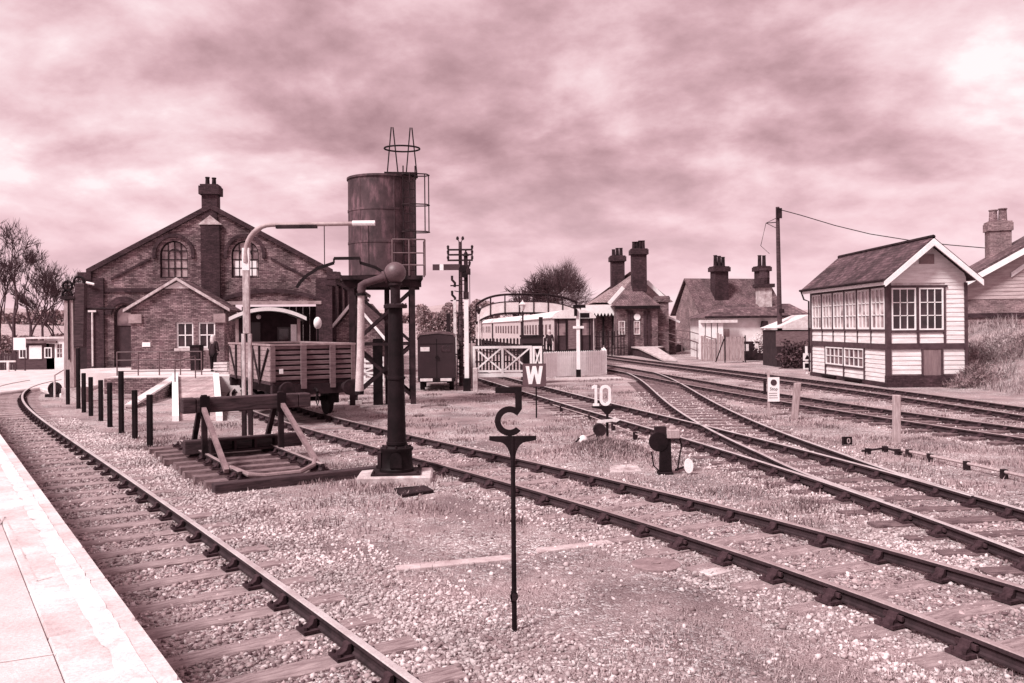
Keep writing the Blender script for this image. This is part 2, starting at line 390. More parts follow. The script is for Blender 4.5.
def sleeper_mesh(L=2.6, w=.25, seed=0):
    r = random.Random(seed); mb = MB(); n = 8; vs = []
    for i in range(n+1):
        x = -L/2+L*i/n
        for y, z in ((-w/2,-.1),(w/2,-.1),(w/2,.022),(w/2-.02,.034),(-w/2+.02,.034),(-w/2,.022)):
            vs.append((x+r.uniform(-.015,.015), y+r.uniform(-.008,.008), z+r.uniform(-.006,.006)))
    for i in range(n):
        for j in range(6): mb.f.append((i*6+j, i*6+(j+1)%6, (i+1)*6+(j+1)%6, (i+1)*6+j)); mb.mi.append(0)
    mb.f += [tuple(range(6)), tuple(range(n*6, n*6+6))]; mb.mi += [0,0]; mb.v = vs
    return mb
chairm = mat('dusty_iron_chair', .036, var=.6, scale=6, rough=.95, bump=.3, spec=.1)
CH = chair_mesh().build('chair', chairm); CHM = CH.data; bpy.data.objects.remove(CH)
SLM = {}
for key, mm in (('pale', sleeperw), ('dark', sleeperdark)):
    SLM[key] = []
    for sd in range(4):
        o = sleeper_mesh(2.6, .25, sd).build('sleeper', mm); SLM[key].append(o.data); bpy.data.objects.remove(o)
def link(name, data, parent, loc, rz=0.0):
    o = bpy.data.objects.new(name, data); C.objects.link(o); o.parent = parent; o.location = loc; o.rotation_euler = (0,0,rz); return o
def lay_sleepers(root, f, y0, y1, gap=.76, kind='pale', chairs=True, maxn=100, maxc=50, lift=.0, skip=None, base=(0,0,0), extra_w=0):
    y = y0; n = 0; rest = MB()
    while y < y1:
        x = float(f(y)); dx = float(f(y+.1)-f(y-.1))/.2; rz = -math.atan(dx)
        if not (skip and skip(y)):
            p = Vector((x, y, lift+random.uniform(-.006,.008)))
            if n < maxn:
                s = link('sleeper', random.choice(SLM[kind]), root, p-Vector(base), rz+R(random.uniform(-1.2,1.2)))
                if chairs and n < maxc:
                    for sd in (-1, 1): link('chair', CHM, s, (sd*GA/2, 0, -p.z), 0 if sd > 0 else math.pi)
                elif chairs:
                    a = Matrix.Translation(p*1.0)@Matrix.Rotation(rz, 4, 'Z')
                    for sd in (-1, 1):
                        for s2 in (-1, 1):
                            q = [a@Vector((sd*GA/2+s2*t[0], t[1]*.05, t[2]-p.z)) for t in ((.036,-1,.058),(.14,-1,.058),(.07,-1,.14),(.036,-1,.14),(.036,1,.058),(.14,1,.058),(.07,1,.14),(.036,1,.14))]
                            rest.add(q, [(0,1,2,3),(4,7,6,5),(0,4,5,1),(1,5,6,2),(2,6,7,3)])
            n += 1
        y += gap*math.cos(rz)*random.uniform(.94, 1.06)
    if rest.v:
        o = rest.build('chair', chairm, root, off=base); o['kind'] = 'stuff'
def track(label, f, y0, y1, top, kind='pale', **kw):
    b = (float(f(y0)), y0, 0); t = thing('railway_track', label, 'track', b, 0, 'tracks of the station yard')
    c = line(f, y0, y1)
    for s in (-1, 1): rail_mesh(offset(c, s*GA/2), top, t, off=b)
    lay_sleepers(t, f, y0+.3, y1, kind=kind, base=b, **kw)
    return t, b, c
track('single track curving along the pale platform edge towards the road', f1, 3.0, 44, railtop, lift=-.010, maxc=48)
track('rusty track running from the right foreground under the open plank wagon to the shed door', f2, 4.5, 52, raildull, maxc=48, lift=-.016)
# turnout: the track through the lattice gate (rails C, D) and the crossover (rails E, G) meet in it
y_toe = 11.2
b3 = (float(f3(6.0)), 6.0, 0)
t3 = thing('railway_track', 'track running under the white lattice gate and joined by the crossover', 'track', b3, 0, 'tracks of the station yard')
c3 = line(f3, 6.0, 62)
def f4b(y):
    k = sm((y-y_toe)/5.5); k2 = sm((y-42)/10.); return (f3(y)*(1-k)+f4(y)*k)*(1-k2)+f5(y)*k2
YX = 52.0
c4 = line(f4b, y_toe, YX, .25)
rail_mesh(offset(c3, -GA/2), railtop, t3, off=b3)
c3r = [p for p in c3 if p.y < y_toe]+[Vector((float(f3(y_toe)), y_toe, 0))]
rail_mesh(offset(c3r, GA/2), railtop, t3, off=b3)
c3d = [p for p in c3 if p.y >= y_toe+.5]
d3 = offset(c3d, GA/2); rail_mesh([Vector((p.x-.055*max(0,1-(p.y-y_toe)/3), p.y, 0)) for p in d3], railtop, t3, off=b3)
def sep(y): return abs(float(f4b(y)-f3(y)))
lay_sleepers(t3, f3, 6.2, 62, base=b3, maxc=48, gap=.74, kind='dark', lift=-.006)
b4 = (float(f4b(YX)), YX, 0)
t4 = thing('railway_track', 'bright railed crossover track curving from the gate line to the far line', 'track', b4, 0, 'tracks of the station yard')
rail_mesh(offset(c4, GA/2), railtop, t4, off=b4)
e4 = offset(c4, -GA/2); rail_mesh([Vector((p.x+.06*max(0,1-(p.y-y_toe)/3), p.y, 0)) for p in e4 if p.y > y_toe+.5], railtop, t4, off=b4)
lay_sleepers(t4, f4b, y_toe, YX, base=b4, maxc=48, gap=.74, kind='dark', lift=-.005, skip=lambda y: sep(y) < .9 or float(f5(y)-f4b(y)) < .9)
track('dark sleepered track between the stop notice and the signal box line', f5, 17, 118, raildull, kind='dark', lift=.03, maxc=48)
track('far track passing closest to the white weatherboarded signal box', f6, 17, 100, raildull, kind='dark', lift=.0, maxc=48)
# ------------------------------------------------------------------ ballast and turf scattered on the ground
ICO = []
ph = (1+5**.5)/2
ICOV = np.array([(-1,ph,0),(1,ph,0),(-1,-ph,0),(1,-ph,0),(0,-1,ph),(0,1,ph),(0,-1,-ph),(0,1,-ph),(ph,0,-1),(ph,0,1),(-ph,0,-1),(-ph,0,1)])/1.9
ICOF = np.array([(0,11,5),(0,5,1),(0,1,7),(0,7,10),(0,10,11),(1,5,9),(5,11,4),(11,10,2),(10,7,6),(7,1,8),(3,9,4),(3,4,2),(3,2,6),(3,6,8),(3,8,9),(4,9,5),(2,4,11),(6,2,10),(8,6,7),(9,8,1)])
OCTV = np.array([(1,0,0),(-1,0,0),(0,1,0),(0,-1,0),(0,0,1),(0,0,-1)], float)
OCTF = np.array([(0,2,4),(2,1,4),(1,3,4),(3,0,4),(2,0,5),(1,2,5),(3,1,5),(0,3,5)])
def scatter(P, size, V0_, F0_):
    n = len(P); k = len(V0_)
    V = V0_[None]*(1+rng.uniform(-.5,.45,(n,k,1)))*rng.uniform(.55,1.35,(n,1,3))
    a = rng.uniform(0,6.283,n); c, s = np.cos(a)[:,None], np.sin(a)[:,None]
    x = V[...,0]*c-V[...,1]*s; y = V[...,0]*s+V[...,1]*c
    V = np.stack([x, y, V[...,2]*.8], -1)*size[:,None,None]
    V = V+P[:,None,:]
    Fc = (F0_[None]+(np.arange(n)*k)[:,None,None]).reshape(-1,3)
    return V.reshape(-1,3), Fc
def inview(x, y, pad=60):
    u = 512+F*x/y; v = 328+F*2.63/y
    return (u > -pad) & (u < 1024+pad) & (v < 683+pad)
pts = []
def band(f, y0, y1, half, dens, off=0.0):
    n = int((y1-y0)*2*half*dens); 
    y = y0+(y1-y0)*rng.random(n)**1.5; x = f(y)+off+rng.uniform(-half, half, n)*1.15
    k = inview(x, y); return np.stack([x[k], y[k]], -1)
nf = rng
P2 = np.concatenate([band(f1, 5.5, 26, 1.9, 520), band(lambda y: f1(y)+2.0, 5.5, 22, .8, 380), band(f2, 5.5, 22, 1.6, 420), band(f3, 8, 26, 1.5, 260), band(f4b, 13, 34, 1.4, 130), band(f5, 17, 34, 1.5, 90), band(f6, 18, 34, 1.5, 70)])
n = 9000; y = 6+14*rng.random(n)**1.6; x = rng.uniform(-6, 9, n); k = inview(x, y)
P2 = np.concatenate([P2, np.stack([x[k], y[k]], -1)])
# platform stands where no stone may lie
e0, e1 = G(186,683,1.15), G(57.5,510,1.15)
def right_of_platform(x, y, m=.08): return x > e0.x+(e1.x-e0.x)*(y-e0.y)/(e1.y-e0.y)+m
P2 = P2[right_of_platform(P2[:,0], P2[:,1])]
# keep the rails' running heads clear
size = .009+.018*rng.random(len(P2))**1.8+.006*(P2[:,1]/20)
Z = height(P2[:,0], P2[:,1])+size*rng.uniform(-.15,.45,len(P2))
P3 = np.column_stack([P2, Z])
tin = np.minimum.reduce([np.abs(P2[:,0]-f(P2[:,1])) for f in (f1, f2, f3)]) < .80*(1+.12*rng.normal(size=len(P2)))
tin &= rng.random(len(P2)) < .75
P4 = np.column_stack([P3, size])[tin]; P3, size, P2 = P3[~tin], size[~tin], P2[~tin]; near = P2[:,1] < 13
V1, F1_ = scatter(P3[near], size[near], ICOV, ICOF); V2, F2_ = scatter(P3[~near], size[~near]*1.15, OCTV, OCTF)
np_mesh('ballast', np.concatenate([V1, V2]), np.concatenate([F1_, F2_+len(V1)]), stonem, 'stuff')
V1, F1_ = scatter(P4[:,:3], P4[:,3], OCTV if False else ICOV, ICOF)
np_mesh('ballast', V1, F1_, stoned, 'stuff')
def blades(P, h, lean, w, name, m):
    n = len(P); a = rng.uniform(0,6.283,n); d = np.stack([np.cos(a), np.sin(a), np.zeros(n)], -1); q = np.stack([-np.sin(a), np.cos(a), np.zeros(n)], -1)
    l = (rng.uniform(.2,1,n)*lean)[:,None]*h[:,None]
    b0 = P-q*w[:,None]; b1 = P+q*w[:,None]; up = np.array([0,0,1.0])
    m0 = P+d*l*.35+up*h[:,None]*.6-q*w[:,None]*.6; m1 = m0+q*w[:,None]*1.2
    t = P+d*l+up*h[:,None]
    V = np.stack([b0,b1,m1,m0,t], 1).reshape(-1,3); i = (np.arange(n)*5)[:,None]
    Fc = np.concatenate([i+np.array([[0,1,2]]), i+np.array([[0,2,3]]), i+np.array([[3,2,4]])])
    return np_mesh(name, V, Fc, m, 'stuff')
def vnoise(x, y, s, seed=0):
    r = np.random.default_rng(seed); T = r.random((64,64)); X = x*s; Y = y*s
    i = np.floor(X).astype(int); j = np.floor(Y).astype(int); fx = sm(X-i); fy = sm(Y-j)
    g = lambda a, b: T[a % 64, b % 64]
    return (g(i,j)*(1-fx)+g(i+1,j)*fx)*(1-fy)+(g(i,j+1)*(1-fx)+g(i+1,j+1)*fx)*fy
n = 130000; y = 6.2+30*rng.random(n)**1.7; x = rng.uniform(-.62,.62,n)*y
nz = .6*vnoise(x,y,.7,1)+.4*vnoise(x,y,2.2,2)
keep = (nz > .55)
for f in (f1, f2, f3, f5, f6): keep &= (np.abs(x-f(y)) > 1.25) | (nz > .66)
keep &= np.abs(x-np.array([float(f4b(q)) for q in np.clip(y,y_toe,YX)])) > 1.1
keep &= right_of_platform(x, y, .3) & (x < 12.5)
x, y = x[keep], y[keep]
m1 = G(604,455); n2 = 2600; x = np.concatenate([x, rng.normal(m1.x,.6,n2)]); y = np.concatenate([y, rng.normal(m1.y,.65,n2)])
# tufts round the wooden posts and the dry strip between the running lines
for (uu, vv, cnt, rad) in ((800,424,900,.7),(898,446,900,.6),(768,416,700,.7),(860,440,1500,1.2),(930,455,2200,1.5),(1000,450,1800,1.5),(840,470,500,.4),(515,632,90,.25),(352,470,200,.5),(690,480,400,.4),(620,470,500,.6)):
    g = G(uu, vv); x = np.concatenate([x, rng.normal(g.x, rad, cnt)]); y = np.concatenate([y, rng.normal(g.y, rad, cnt)])
nc = 420; cy_ = 11+36*rng.random(nc)**1.1; cx_ = rng.uniform(-.45,.6,nc)*cy_; ok_ = np.ones(nc, bool)
for f in (f1, f2, f3, f5, f6): ok_ &= np.abs(cx_-f(cy_)) > 1.0
ok_ &= (np.abs(cx_-f4b(np.clip(cy_, y_toe, YX))) > 1.0) & (cx_ < 14) & ~((cx_ < -9.2) & (cy_ > 23.5)) & right_of_platform(cx_, cy_, .4)
cx_, cy_ = cx_[ok_], cy_[ok_]; rp_ = rng.uniform(.08,.45,len(cx_)); idx = rng.integers(0, len(cx_), 30000)
tx_, ty_ = cx_[idx]+rng.normal(size=len(idx))*rp_[idx], cy_[idx]+rng.normal(size=len(idx))*rp_[idx]
mx_, my_ = rng.normal(m1.x,.5,3800), rng.normal(m1.y,.55,3800); tx_, ty_ = np.concatenate([tx_, mx_]), np.concatenate([ty_, my_]); idx = np.arange(len(tx_))
th_ = rng.uniform(.03,.11,len(idx)); blades(np.column_stack([tx_, ty_, height(tx_, ty_)-.005]), th_, .9, rng.uniform(.003,.006,len(idx))*(1+ty_/18), 'grass', tuftm)
h = rng.uniform(.010,.034,len(x))*(1+.9*(rng.random(len(x)) > .93))*(1+y/40); w = rng.uniform(.0018,.004,len(x))*(1+y/14)
blades(np.column_stack([x, y, height(x, y)-.005]), h, .9, w, 'grass', grassm)
n = 56000; y = rng.uniform(27,52,n); x = rng.uniform(17.8,31,n)
k = (height(x,y) > .03) & inview(x,y) & ((x > 19.2) | (y < 35.3)) & (vnoise(x,y,.9,5)+.3*rng.random(n) > .38); x, y = x[k], y[k]
cl_ = vnoise(x, y, 1.6, 21); blades(np.column_stack([x, y, height(x,y)-.02]), (.06+.62*cl_**1.6)*rng.uniform(.4,1.15,len(x)), 1.15, rng.uniform(.005,.012,len(x)), 'tall_grass', drygrass)
# ------------------------------------------------------------------ near platform, road
pd = (e1-e0).normalized(); pn = Vector((pd.y, -pd.x, 0))
def edge_at(y): return e0+pd*((y-e0.y)/pd.y)
PA, PB = edge_at(-6), edge_at(26)
mb = MB(); mb.prism([(PA.x-.42*pn.x, PA.y-.42*pn.y), (PB.x-.42*pn.x, PB.y-.42*pn.y), (PB.x-9, PB.y), (PA.x-12, PA.y)], .0, 1.146, 'z'); struct(mb.build('platform', tarmac))
mb = MB(); L = (PB-PA).length; k = 0; t = 0.0
while t < L:
    a = PA+pd*(t+.004); b_ = PA+pd*min(t+.9, L)
    mb.prism([(a.x,a.y),(b_.x,b_.y),(b_.x-.415*pn.x,b_.y-.415*pn.y),(a.x-.415*pn.x,a.y-.415*pn.y)], 1.03, 1.15+random.uniform(-.002,.002), 'z'); t += .9
struct(mb.build('platform', mat('platform_coping', .54, var=.3, scale=2, rough=.9, bump=.25), bevel=.02))
mb = MB(); mb.prism([(PA.x-.12*pn.x,PA.y-.12*pn.y),(PB.x-.12*pn.x,PB.y-.12*pn.y),(PB.x-.4*pn.x,PB.y-.4*pn.y),(PA.x-.4*pn.x,PA.y-.4*pn.y)], 0, 1.028, 'z'); struct(mb.build('platform', brickm))
def pdist(u, v): return -(G(u,v,1.15)-e0).dot(pn)
dr = (pdist(93,586.5)+pdist(46.6,511)+pdist(148.5,683))/3; dl = (pdist(75.5,596.6)+pdist(26.4,511)+pdist(118,683))/3
mb = MB(); vs = []; nS = 420
for i in range(nS+1):
    p = PA+pd*(L*i/nS); w1 = dl+random.uniform(-.005,.005)-.02*(random.random() > .93); w2 = dr+random.uniform(-.006,.006)
    vs += [(p.x-pn.x*w1, p.y-pn.y*w1, 1.156), (p.x-pn.x*w2, p.y-pn.y*w2, 1.156)]
mb.add(vs, [(2*i, 2*i+1, 2*i+3, 2*i+2) for i in range(nS)]); struct(mb.build('platform_line', mat('worn_white_line', .66, var=.22, scale=7, rough=.85, bump=.3)))
mb = MB()
def groove(p, q, w): 
    p, q = G(*p,1.15), G(*q,1.15); d = (q-p).normalized(); n = Vector((d.y,-d.x,0))*w
    mb.add([(p-n)+Vector((0,0,.001)), (p+n)+Vector((0,0,.001)), (q+n)+Vector((0,0,.001)), (q-n)+Vector((0,0,.001))], [(0,1,2,3)])
groove((5,517),(37,581),.005); groove((-40,668),(106,646),.004); groove((37,581),(52,577),.006); groove((-30,560),(5,517),.007)
struct(mb.build('platform_joint', mat('sealed_joint', .46, rough=.9)))
rp = [G(*q) for q in ((-90,376),(-90,398),(0,396),(40,391),(62,398),(88,392),(108,384),(100,374),(60,371.5),(0,372.5))]
mb = MB(); mb.prism([(p.x,p.y) for p in rp], -.05, .155, 'z'); struct(mb.build('road', tarmac, bevel=.05))
# cover boards and flat bits lying on the ground
def slab(name, label, cat, quad, z0, z1, m, **kw):
    mb = MB(); mb.prism([(G(*q).x, G(*q).y) for q in quad], z0, z1, 'z'); o = mb.build(name, m, bevel=.008); tag(o, label, cat, **kw); return o
slab('cable_trough', 'pale flat concrete trough lid crossing the gravel left of the C board', 'trough', [(395,567),(512,556),(512,561),(397,572)], -.04, .02, mat('dusty_concrete', .40, var=.3, scale=5))
slab('cable_trough', 'narrow concrete trough lid running from the C board to the rusty track', 'trough', [(536,549),(636,537),(637,541),(537,553.5)], -.04, .012, mat('dusty_concrete', .40))
mb = MB(); c = G(656,566); mb.lathe([(.27,-.02),(.27,.025),(.25,.03),(.05,.032),(.05,.045),(.02,.045)], (c.x,c.y,0), 24); tag(mb.build('manhole_cover', mat('rusty_cover', .20, var=.35, scale=6, bump=.4)), 'round rusty iron cover lying in the gravel beside the rusty track', 'cover')
slab('cover_plate', 'small square cover plate flat in the gravel right of the round cover', 'plate', [(697,573),(716,569),(733,572),(712,577)], -.02, .02, concreted)
slab('cover_plate', 'flat pale plate on the turf in front of the dwarf signal mound', 'plate', [(609,466),(636,464),(642,472),(610,473)], -.03, .02, concreted)
# ------------------------------------------------------------------ windows, walls
def arched(cx, z0, w, h, n=12): return [(cx-w/2,z0),(cx+w/2,z0)]+arc(cx, z0+h-w/2, w/2, 0, 180, n)
def rect(cx, z0, w, h): return [(cx-w/2,z0),(cx+w/2,z0),(cx+w/2,z0+h),(cx-w/2,z0+h)]
def window(parent, cx, z0, w, h, y, nx, nz, fm, gm, arch=False, fw=.07, bw=.03, axis='y', d=.08, sgn=1, sill=None, inner_arc=False):
    sh = arched if arch else rect
    mb = MB(); o = sh(cx, z0, w, h); i = sh(cx, z0+fw, w-2*fw, h-2*fw)
    y0, y1 = sorted((y, y+sgn*d)); mb.prism(o, y0, y1, axis, [i])
    ya, yb = sorted((y+sgn*d*.15, y+sgn*d*.7))
    def bx(a0, a1, c0, c1): mb.box(a0,a1,ya,yb,c0,c1) if axis == 'y' else mb.box(ya,yb,a0,a1,c0,c1)
    top = z0+h-fw
    for k in range(1, nx):
        a = cx-w/2+fw+(w-2*fw)*k/nx; zt = top
        if arch: r = w/2-fw; zt = z0+h-w/2+math.sqrt(max(r*r-(a-cx)**2, 0))
        bx(a-bw/2, a+bw/2, z0+fw, zt)
    for k in range(1, nz):
        c = z0+fw+(h-2*fw)*k/nz; hw = w/2-fw
        if arch and c > z0+h-w/2: hw = math.sqrt(max((w/2-fw)**2-(c-(z0+h-w/2))**2, 0))
        bx(cx-hw, cx+hw, c-bw/2, c+bw/2)
    if inner_arc:
        a = arc(cx, z0+h-w/2, w*.22, 0, 180, 10); b_ = arc(cx, z0+h-w/2, w*.22-bw, 0, 180, 10)
        mb.prism(a+b_[::-1], ya-.004, yb+.004, axis)
    f = mb.build('window', fm, parent)
    g = MB(); ya, yb = sorted((y+sgn*d*.78, y+sgn*d*.95)); g.prism(i, ya, yb, axis); g.build('pane', gm, f)
    if sill:
        s_ = MB(); ya, yb = sorted((y-sgn*.10, y+sgn*.05))
        s_.box(cx-w/2-.1,cx+w/2+.1,ya,yb,z0-.14,z0-.004) if axis == 'y' else s_.box(ya,yb,cx-w/2-.1,cx+w/2+.1,z0-.14,z0-.004)
        s_.build('sill', sill, f)
    return f
def gable_roof(parent, hw, ze, zr, y0, y1, over, th, m, name='roof', ridge=None):
    """ridge along local y"""
    s = (zr-ze)/hw; mb = MB()
    for sd in (-1, 1):
        o = [(sd*(hw+over), ze-s*over), (0, zr), (0, zr+th), (sd*(hw+over), ze-s*over+th)]
        mb.prism(o, y0, y1, 'y')
    r = mb.build(name, m, parent)
    if ridge:
        q = MB(); q.tube([(0,y0-.01,zr+th),(0,y1+.01,zr+th)], .11, 8); q.build('ridge', ridge, r)
    return r
def chimney(parent, x, y, w, d, z0, z1, pots, m=brickedge, potm=None, name='chimney', pots_h=.7, cap=.12, px=0.0, pr=1.0):
    mb = MB(); h = z1-z0
    mb.box(x-w/2,x+w/2,y-d/2,y+d/2,z0,z1-.55)
    mb.box(x-w/2-cap,x+w/2+cap,y-d/2-cap,y+d/2+cap,z1-.55,z1-.1)
    mb.box(x-w/2-cap*.5,x+w/2+cap*.5,y-d/2-cap*.5,y+d/2+cap*.5,z1-.1,z1)
    c = mb.build(name, m, parent)
    for k in range(pots):
        xx = x+px+(k-(pots-1)/2)*(w*.86/max(pots,1)); ph_ = pots_h*random.uniform(.9,1.15)
        q = MB(); q.lathe([(.13*pr,0),(.15*pr,.06),(.12*pr,.1),(.105*pr,ph_-.08),(.13*pr,ph_-.05),(.12*pr,ph_),(.08*pr,ph_)], (xx,y,z1-.02), 12); q.build('chimney_pot', potm or iron2, c)
    return c
# ------------------------------------------------------------------ goods shed
t = thing('goods_shed', 'large brick goods shed with a broad gable and two arched windows', 'shed', (-16.24,46,0), R(6.2))
hw, ze, zr, Ls = 6.3, 5.75, 9.2, 34
wl, wr = -1.95, 1.78       # arched window centres
dx0, dx1, dz = .55, 5.75, 4.05
ax = -4.55
ww, wz, wh = 1.45, 5.5, 2.0
g = MB()
outer = [(-hw,0),(dx0,0),(dx0,dz),(dx1,dz),(dx1,0),(hw,0),(hw,ze),(0,zr),(-hw,ze)]
g.prism(outer, 0, .45, 'y', [arched(wl,wz,ww,wh), arched(wr,wz,ww,wh), arched(ax,.75,1.05,3.3)])
g.box(-hw,-hw+.45,.45,Ls,0,ze); g.box(hw-.45,hw,.45,Ls,0,ze)
g.build('wall', brick, t)
g = MB()    # piers, string courses, hood moulds, kneelers: brickwork standing proud of the gable
g.box(-hw-.12,-hw+.75,-.14,-.003,0,ze-.25); g.box(hw-.75,hw+.12,-.14,-.003,0,ze-.25)
g.box(-.49,.49,-.22,-.003,0,8.35)
for c in (wl, wr):
    a = arc(c, wz+wh-ww/2, ww/2+.38, -12, 192, 16); b_ = arc(c, wz+wh-ww/2, ww/2+.2, -12, 192, 16); g.prism(a+b_[::-1], -.1, -.003, 'y')
a = arc(ax, 3.55, .95, 0, 180, 14); b_ = arc(ax, 3.55, .62, 0, 180, 14); g.prism(a+b_[::-1], -.1, -.003, 'y')
a = [(x, dz+.35+.5*(1-((x-3.15)/2.7)**2)) for x in np.linspace(.45,5.85,14)]; g.prism(a+[(x, z-.22) for x, z in a[::-1]], -.12, -.003, 'y')
g.box(-hw+.75,-2.4,-.08,-.003,4.75,4.95)
g.build('brick_dressing', brickedge, t)
g = MB()
for s in (-1, 1):   # raking courses below the verge and the sunken panel ledges
    g.prism([(s*(hw+.12),ze+.22),(0,zr+.30),(0,zr+.02),(s*(hw+.12),ze-.06)], -.15, .5, 'y')
    g.prism([(s*5.2,5.5),(s*3.15,6.6),(s*3.15,6.48),(s*5.2,5.38)], -.07, -.003, 'y')
    g.box(s*(hw+.2)-.35,s*(hw+.2)+.35,-.2,.5,ze-.35,ze+.05); g.box(s*(hw+.1)-.22,s*(hw+.1)+.22,-.17,.5,ze-.7,ze-.353)
g.build('verge_course', brickedge, t)
g = MB(); g.prism([(-.62,8.35),(.62,8.35),(0,8.85)], -.26, -.003, 'y'); g.build('pediment', concreted, t)
gable_roof(t, hw, ze-.05, zr-.05, .52, Ls, .25, .14, slate)
c = chimney(t, -.06, .3, .80, .8, 8.0, 10.55, 2, brickedge, pots_h=.42, cap=.13)
window(t, wl, wz, ww, wh, .12, 4, 4, iron2, glassw, True, .06, .045, sill=brickedge, inner_arc=True)
f = window(t, wr, wz, ww, wh, .12, 4, 4, iron2, glassw, True, .06, .045, sill=brickedge, inner_arc=True)
g = MB()
for s in (-1, 1): g.box(wr+s*.33-.24,wr+s*.33+.24,.15,.165,wz+.12,wz+.92)
g.build('lit_pane', white, f)
d_ = MB(); d_.prism(arched(ax,.75,1.02,3.28), .2, .28, 'y'); dd = d_.build('door', mat('dark_door_paint', .03, var=.3), t)
d_ = MB(); d_.prism(arched(ax,2.95,.8,.98), .16, .198, 'y'); d_.build('fanlight', glassl, dd)
d_ = MB()
for k in range(13): d_.box(dx0+.02+k*.4, dx0+.405+k*.4, 5.0, 5.06, 0, dz)
d_.build('boarded_screen', mat('dark_boarding', .035, var=.5, stretch=(6,6,.6)), t)
d_ = MB(); d_.box(dx0-.1,dx1+.1,-.18,-.005,dz-.02,dz+.16); d_.build('lintel', wagonlip, t)
d_ = MB(); d_.tube([(-6.35,-.3,ze-.5),(-5.95,-.3,ze-.6)], .07, 6); d_.build('lamp_bracket', white, t)
d_ = MB(); d_.tube([(-6.1,-.2,3.7),(-6.1,-.2,.8)], .05, 8); d_.box(-6.3,-5.9,-.26,-.14,3.68,3.78); d_.build('downpipe', offwhite, t)
d_ = MB(); d_.box(hw-.02,hw+.3,.6,Ls,ze-.05,ze+.12); d_.box(hw-.02,hw+.16,.6,Ls,ze-.5,ze-.3)
for k in range(8): d_.box(hw-.02,hw+.2,1+k*4,1.7+k*4,0,ze-.5)
d_.build('cornice', brickedge, t)
# brick office in front of the shed
t = thing('brick_office', 'small brick gabled office with two sash windows standing against the shed', 'office', (-16.95,43.1,0), R(4.5))
g = MB(); h2, z2, r2 = 2.3, 3.75, 5.15
w1c, w2c = .35, 1.43
g.prism([(-h2,.6),(h2,.6),(h2,z2),(0,r2),(-h2,z2)], 0, .3, 'y', [rect(w1c,1.77,.84,1.3), rect(w2c,1.77,.84,1.3)])
g.box(-h2,-h2+.3,.3,2.7,.6,z2); g.box(h2-.3,h2,.3,2.7,.6,z2); g.build('wall', brickm, t)
for c in (w1c, w2c): window(t, c, 1.77, .84, 1.3, .06, 2, 2, white, glass, False, .075, .05, sill=concreted)
gable_roof(t, h2, z2+.02, r2+.02, -.12, 2.7, .3, .1, slate)
g = MB()
for s in (-1,1): g.prism([(s*(h2+.32),z2-.15),(0,r2+.05),(0,r2+.2),(s*(h2+.32),z2)], -.2, -.122, 'y')
g.build('coping', concreted, t)
g = MB(); g.prism([(-.62,r2-.36),(.62,r2-.36),(0,r2-.02)], -.03, -.003, 'y'); g.build('pediment', concrete, t)
for xa_, xb_ in ((-h2-.08,-h2+.55),(h2-.5,h2+.08)): g = MB(); g.box(xa_,xb_,-.1,-.003,3.05,3.5); g.build('corbel', wagonlip, t)
g = MB(); g.box(-1.75,-1.35,-.03,-.003,1.85,2.08); g.build('plaque', white, t)
# raised yard platform with ramp
a0 = W(125,378,36.0); 
mb = MB()
mb.box(-17.2,-9.3,36.0,40.0,.0,.70); mb.box(-20.0,-9.3,40.0,43.6,.0,.698); mb.box(-22.4,-9.3,43.6,47.5,.0,.696); o = struct(mb.build('yard_platform', concrete))
mb = MB(); mb.box(-17.2,-14.25,35.8,35.995,0,.66); tag(mb.build('retaining_wall', brickm), 'low brick wall holding up the pale yard platform', 'wall')
t = thing('access_ramp', 'pale paved ramp with two white kerbs leading up to the office', 'ramp', (-13.2,31,0))
xa, xb = (178.5-512)*36/850, (212.5-512)*36/850
ya, yb = 24.8, 35.95
na, nb = (179.5-512)*ya/850, (215-512)*ya/850
def hexa(mb, q0, q1, zz): mb.add([(q0[0][0],q0[0][1],-.05),(q0[1][0],q0[1][1],-.05),(q1[1][0],q1[1][1],-.05),(q1[0][0],q1[0][1],-.05),(q0[0][0],q0[0][1],zz[0]),(q0[1][0],q0[1][1],zz[0]),(q1[1][0],q1[1][1],zz[1]),(q1[0][0],q1[0][1],zz[1])],[(0,3,2,1),(4,5,6,7),(0,1,5,4),(1,2,6,5),(2,3,7,6),(3,0,4,7)])
off = (-13.2,31,0)
mb = MB(); hexa(mb, ((na,ya),(nb,ya)), ((xa,yb),(xb,yb)), (.02,.69)); mb.build('ramp_slab', brickmat('paving_bricks', .34, .25, bw=.2, bh=.1, var=.2, blotch=.3), t, off=off)
for xn, xf in ((na-.02,xa-.02),(nb+.02,xb+.02)):
    s = -1 if xn < -9.3 else 1
    mb = MB(); hexa(mb, ((xn,ya-.05),(xn+s*.2,ya-.05)) if s > 0 else ((xn-.2,ya-.05),(xn,ya-.05)), ((xf,yb),(xf+.25,yb)) if s > 0 else ((xf-.25,yb),(xf,yb)), (.16,.84)); mb.build('kerb', white, t, off=off)
p, q = W(172,378,35.7), W(126,408,29.0); 
mb = MB(); mb.add([(q.x,q.y,-.05),(p.x,p.y,-.05),(p.x,p.y,.66),(q.x,q.y,.06),(q.x+.25,q.y,-.05),(p.x+.25,p.y,-.05),(p.x+.25,p.y,.66),(q.x+.25,q.y,.06)],[(0,1,2,3),(7,6,5,4),(0,4,5,1),(1,5,6,2),(2,6,7,3),(3,7,4,0)])
tag(mb.build('wing_wall', brickm), 'sloping brick side wall beside the paved ramp', 'wall')
mb = MB(); mb.beam((q.x+.12,q.y,.10),(p.x+.12,p.y,.70),.34,.07); tag(mb.build('coping_rail', concrete), 'pale sloping coping laid on the ramp side wall', 'coping')
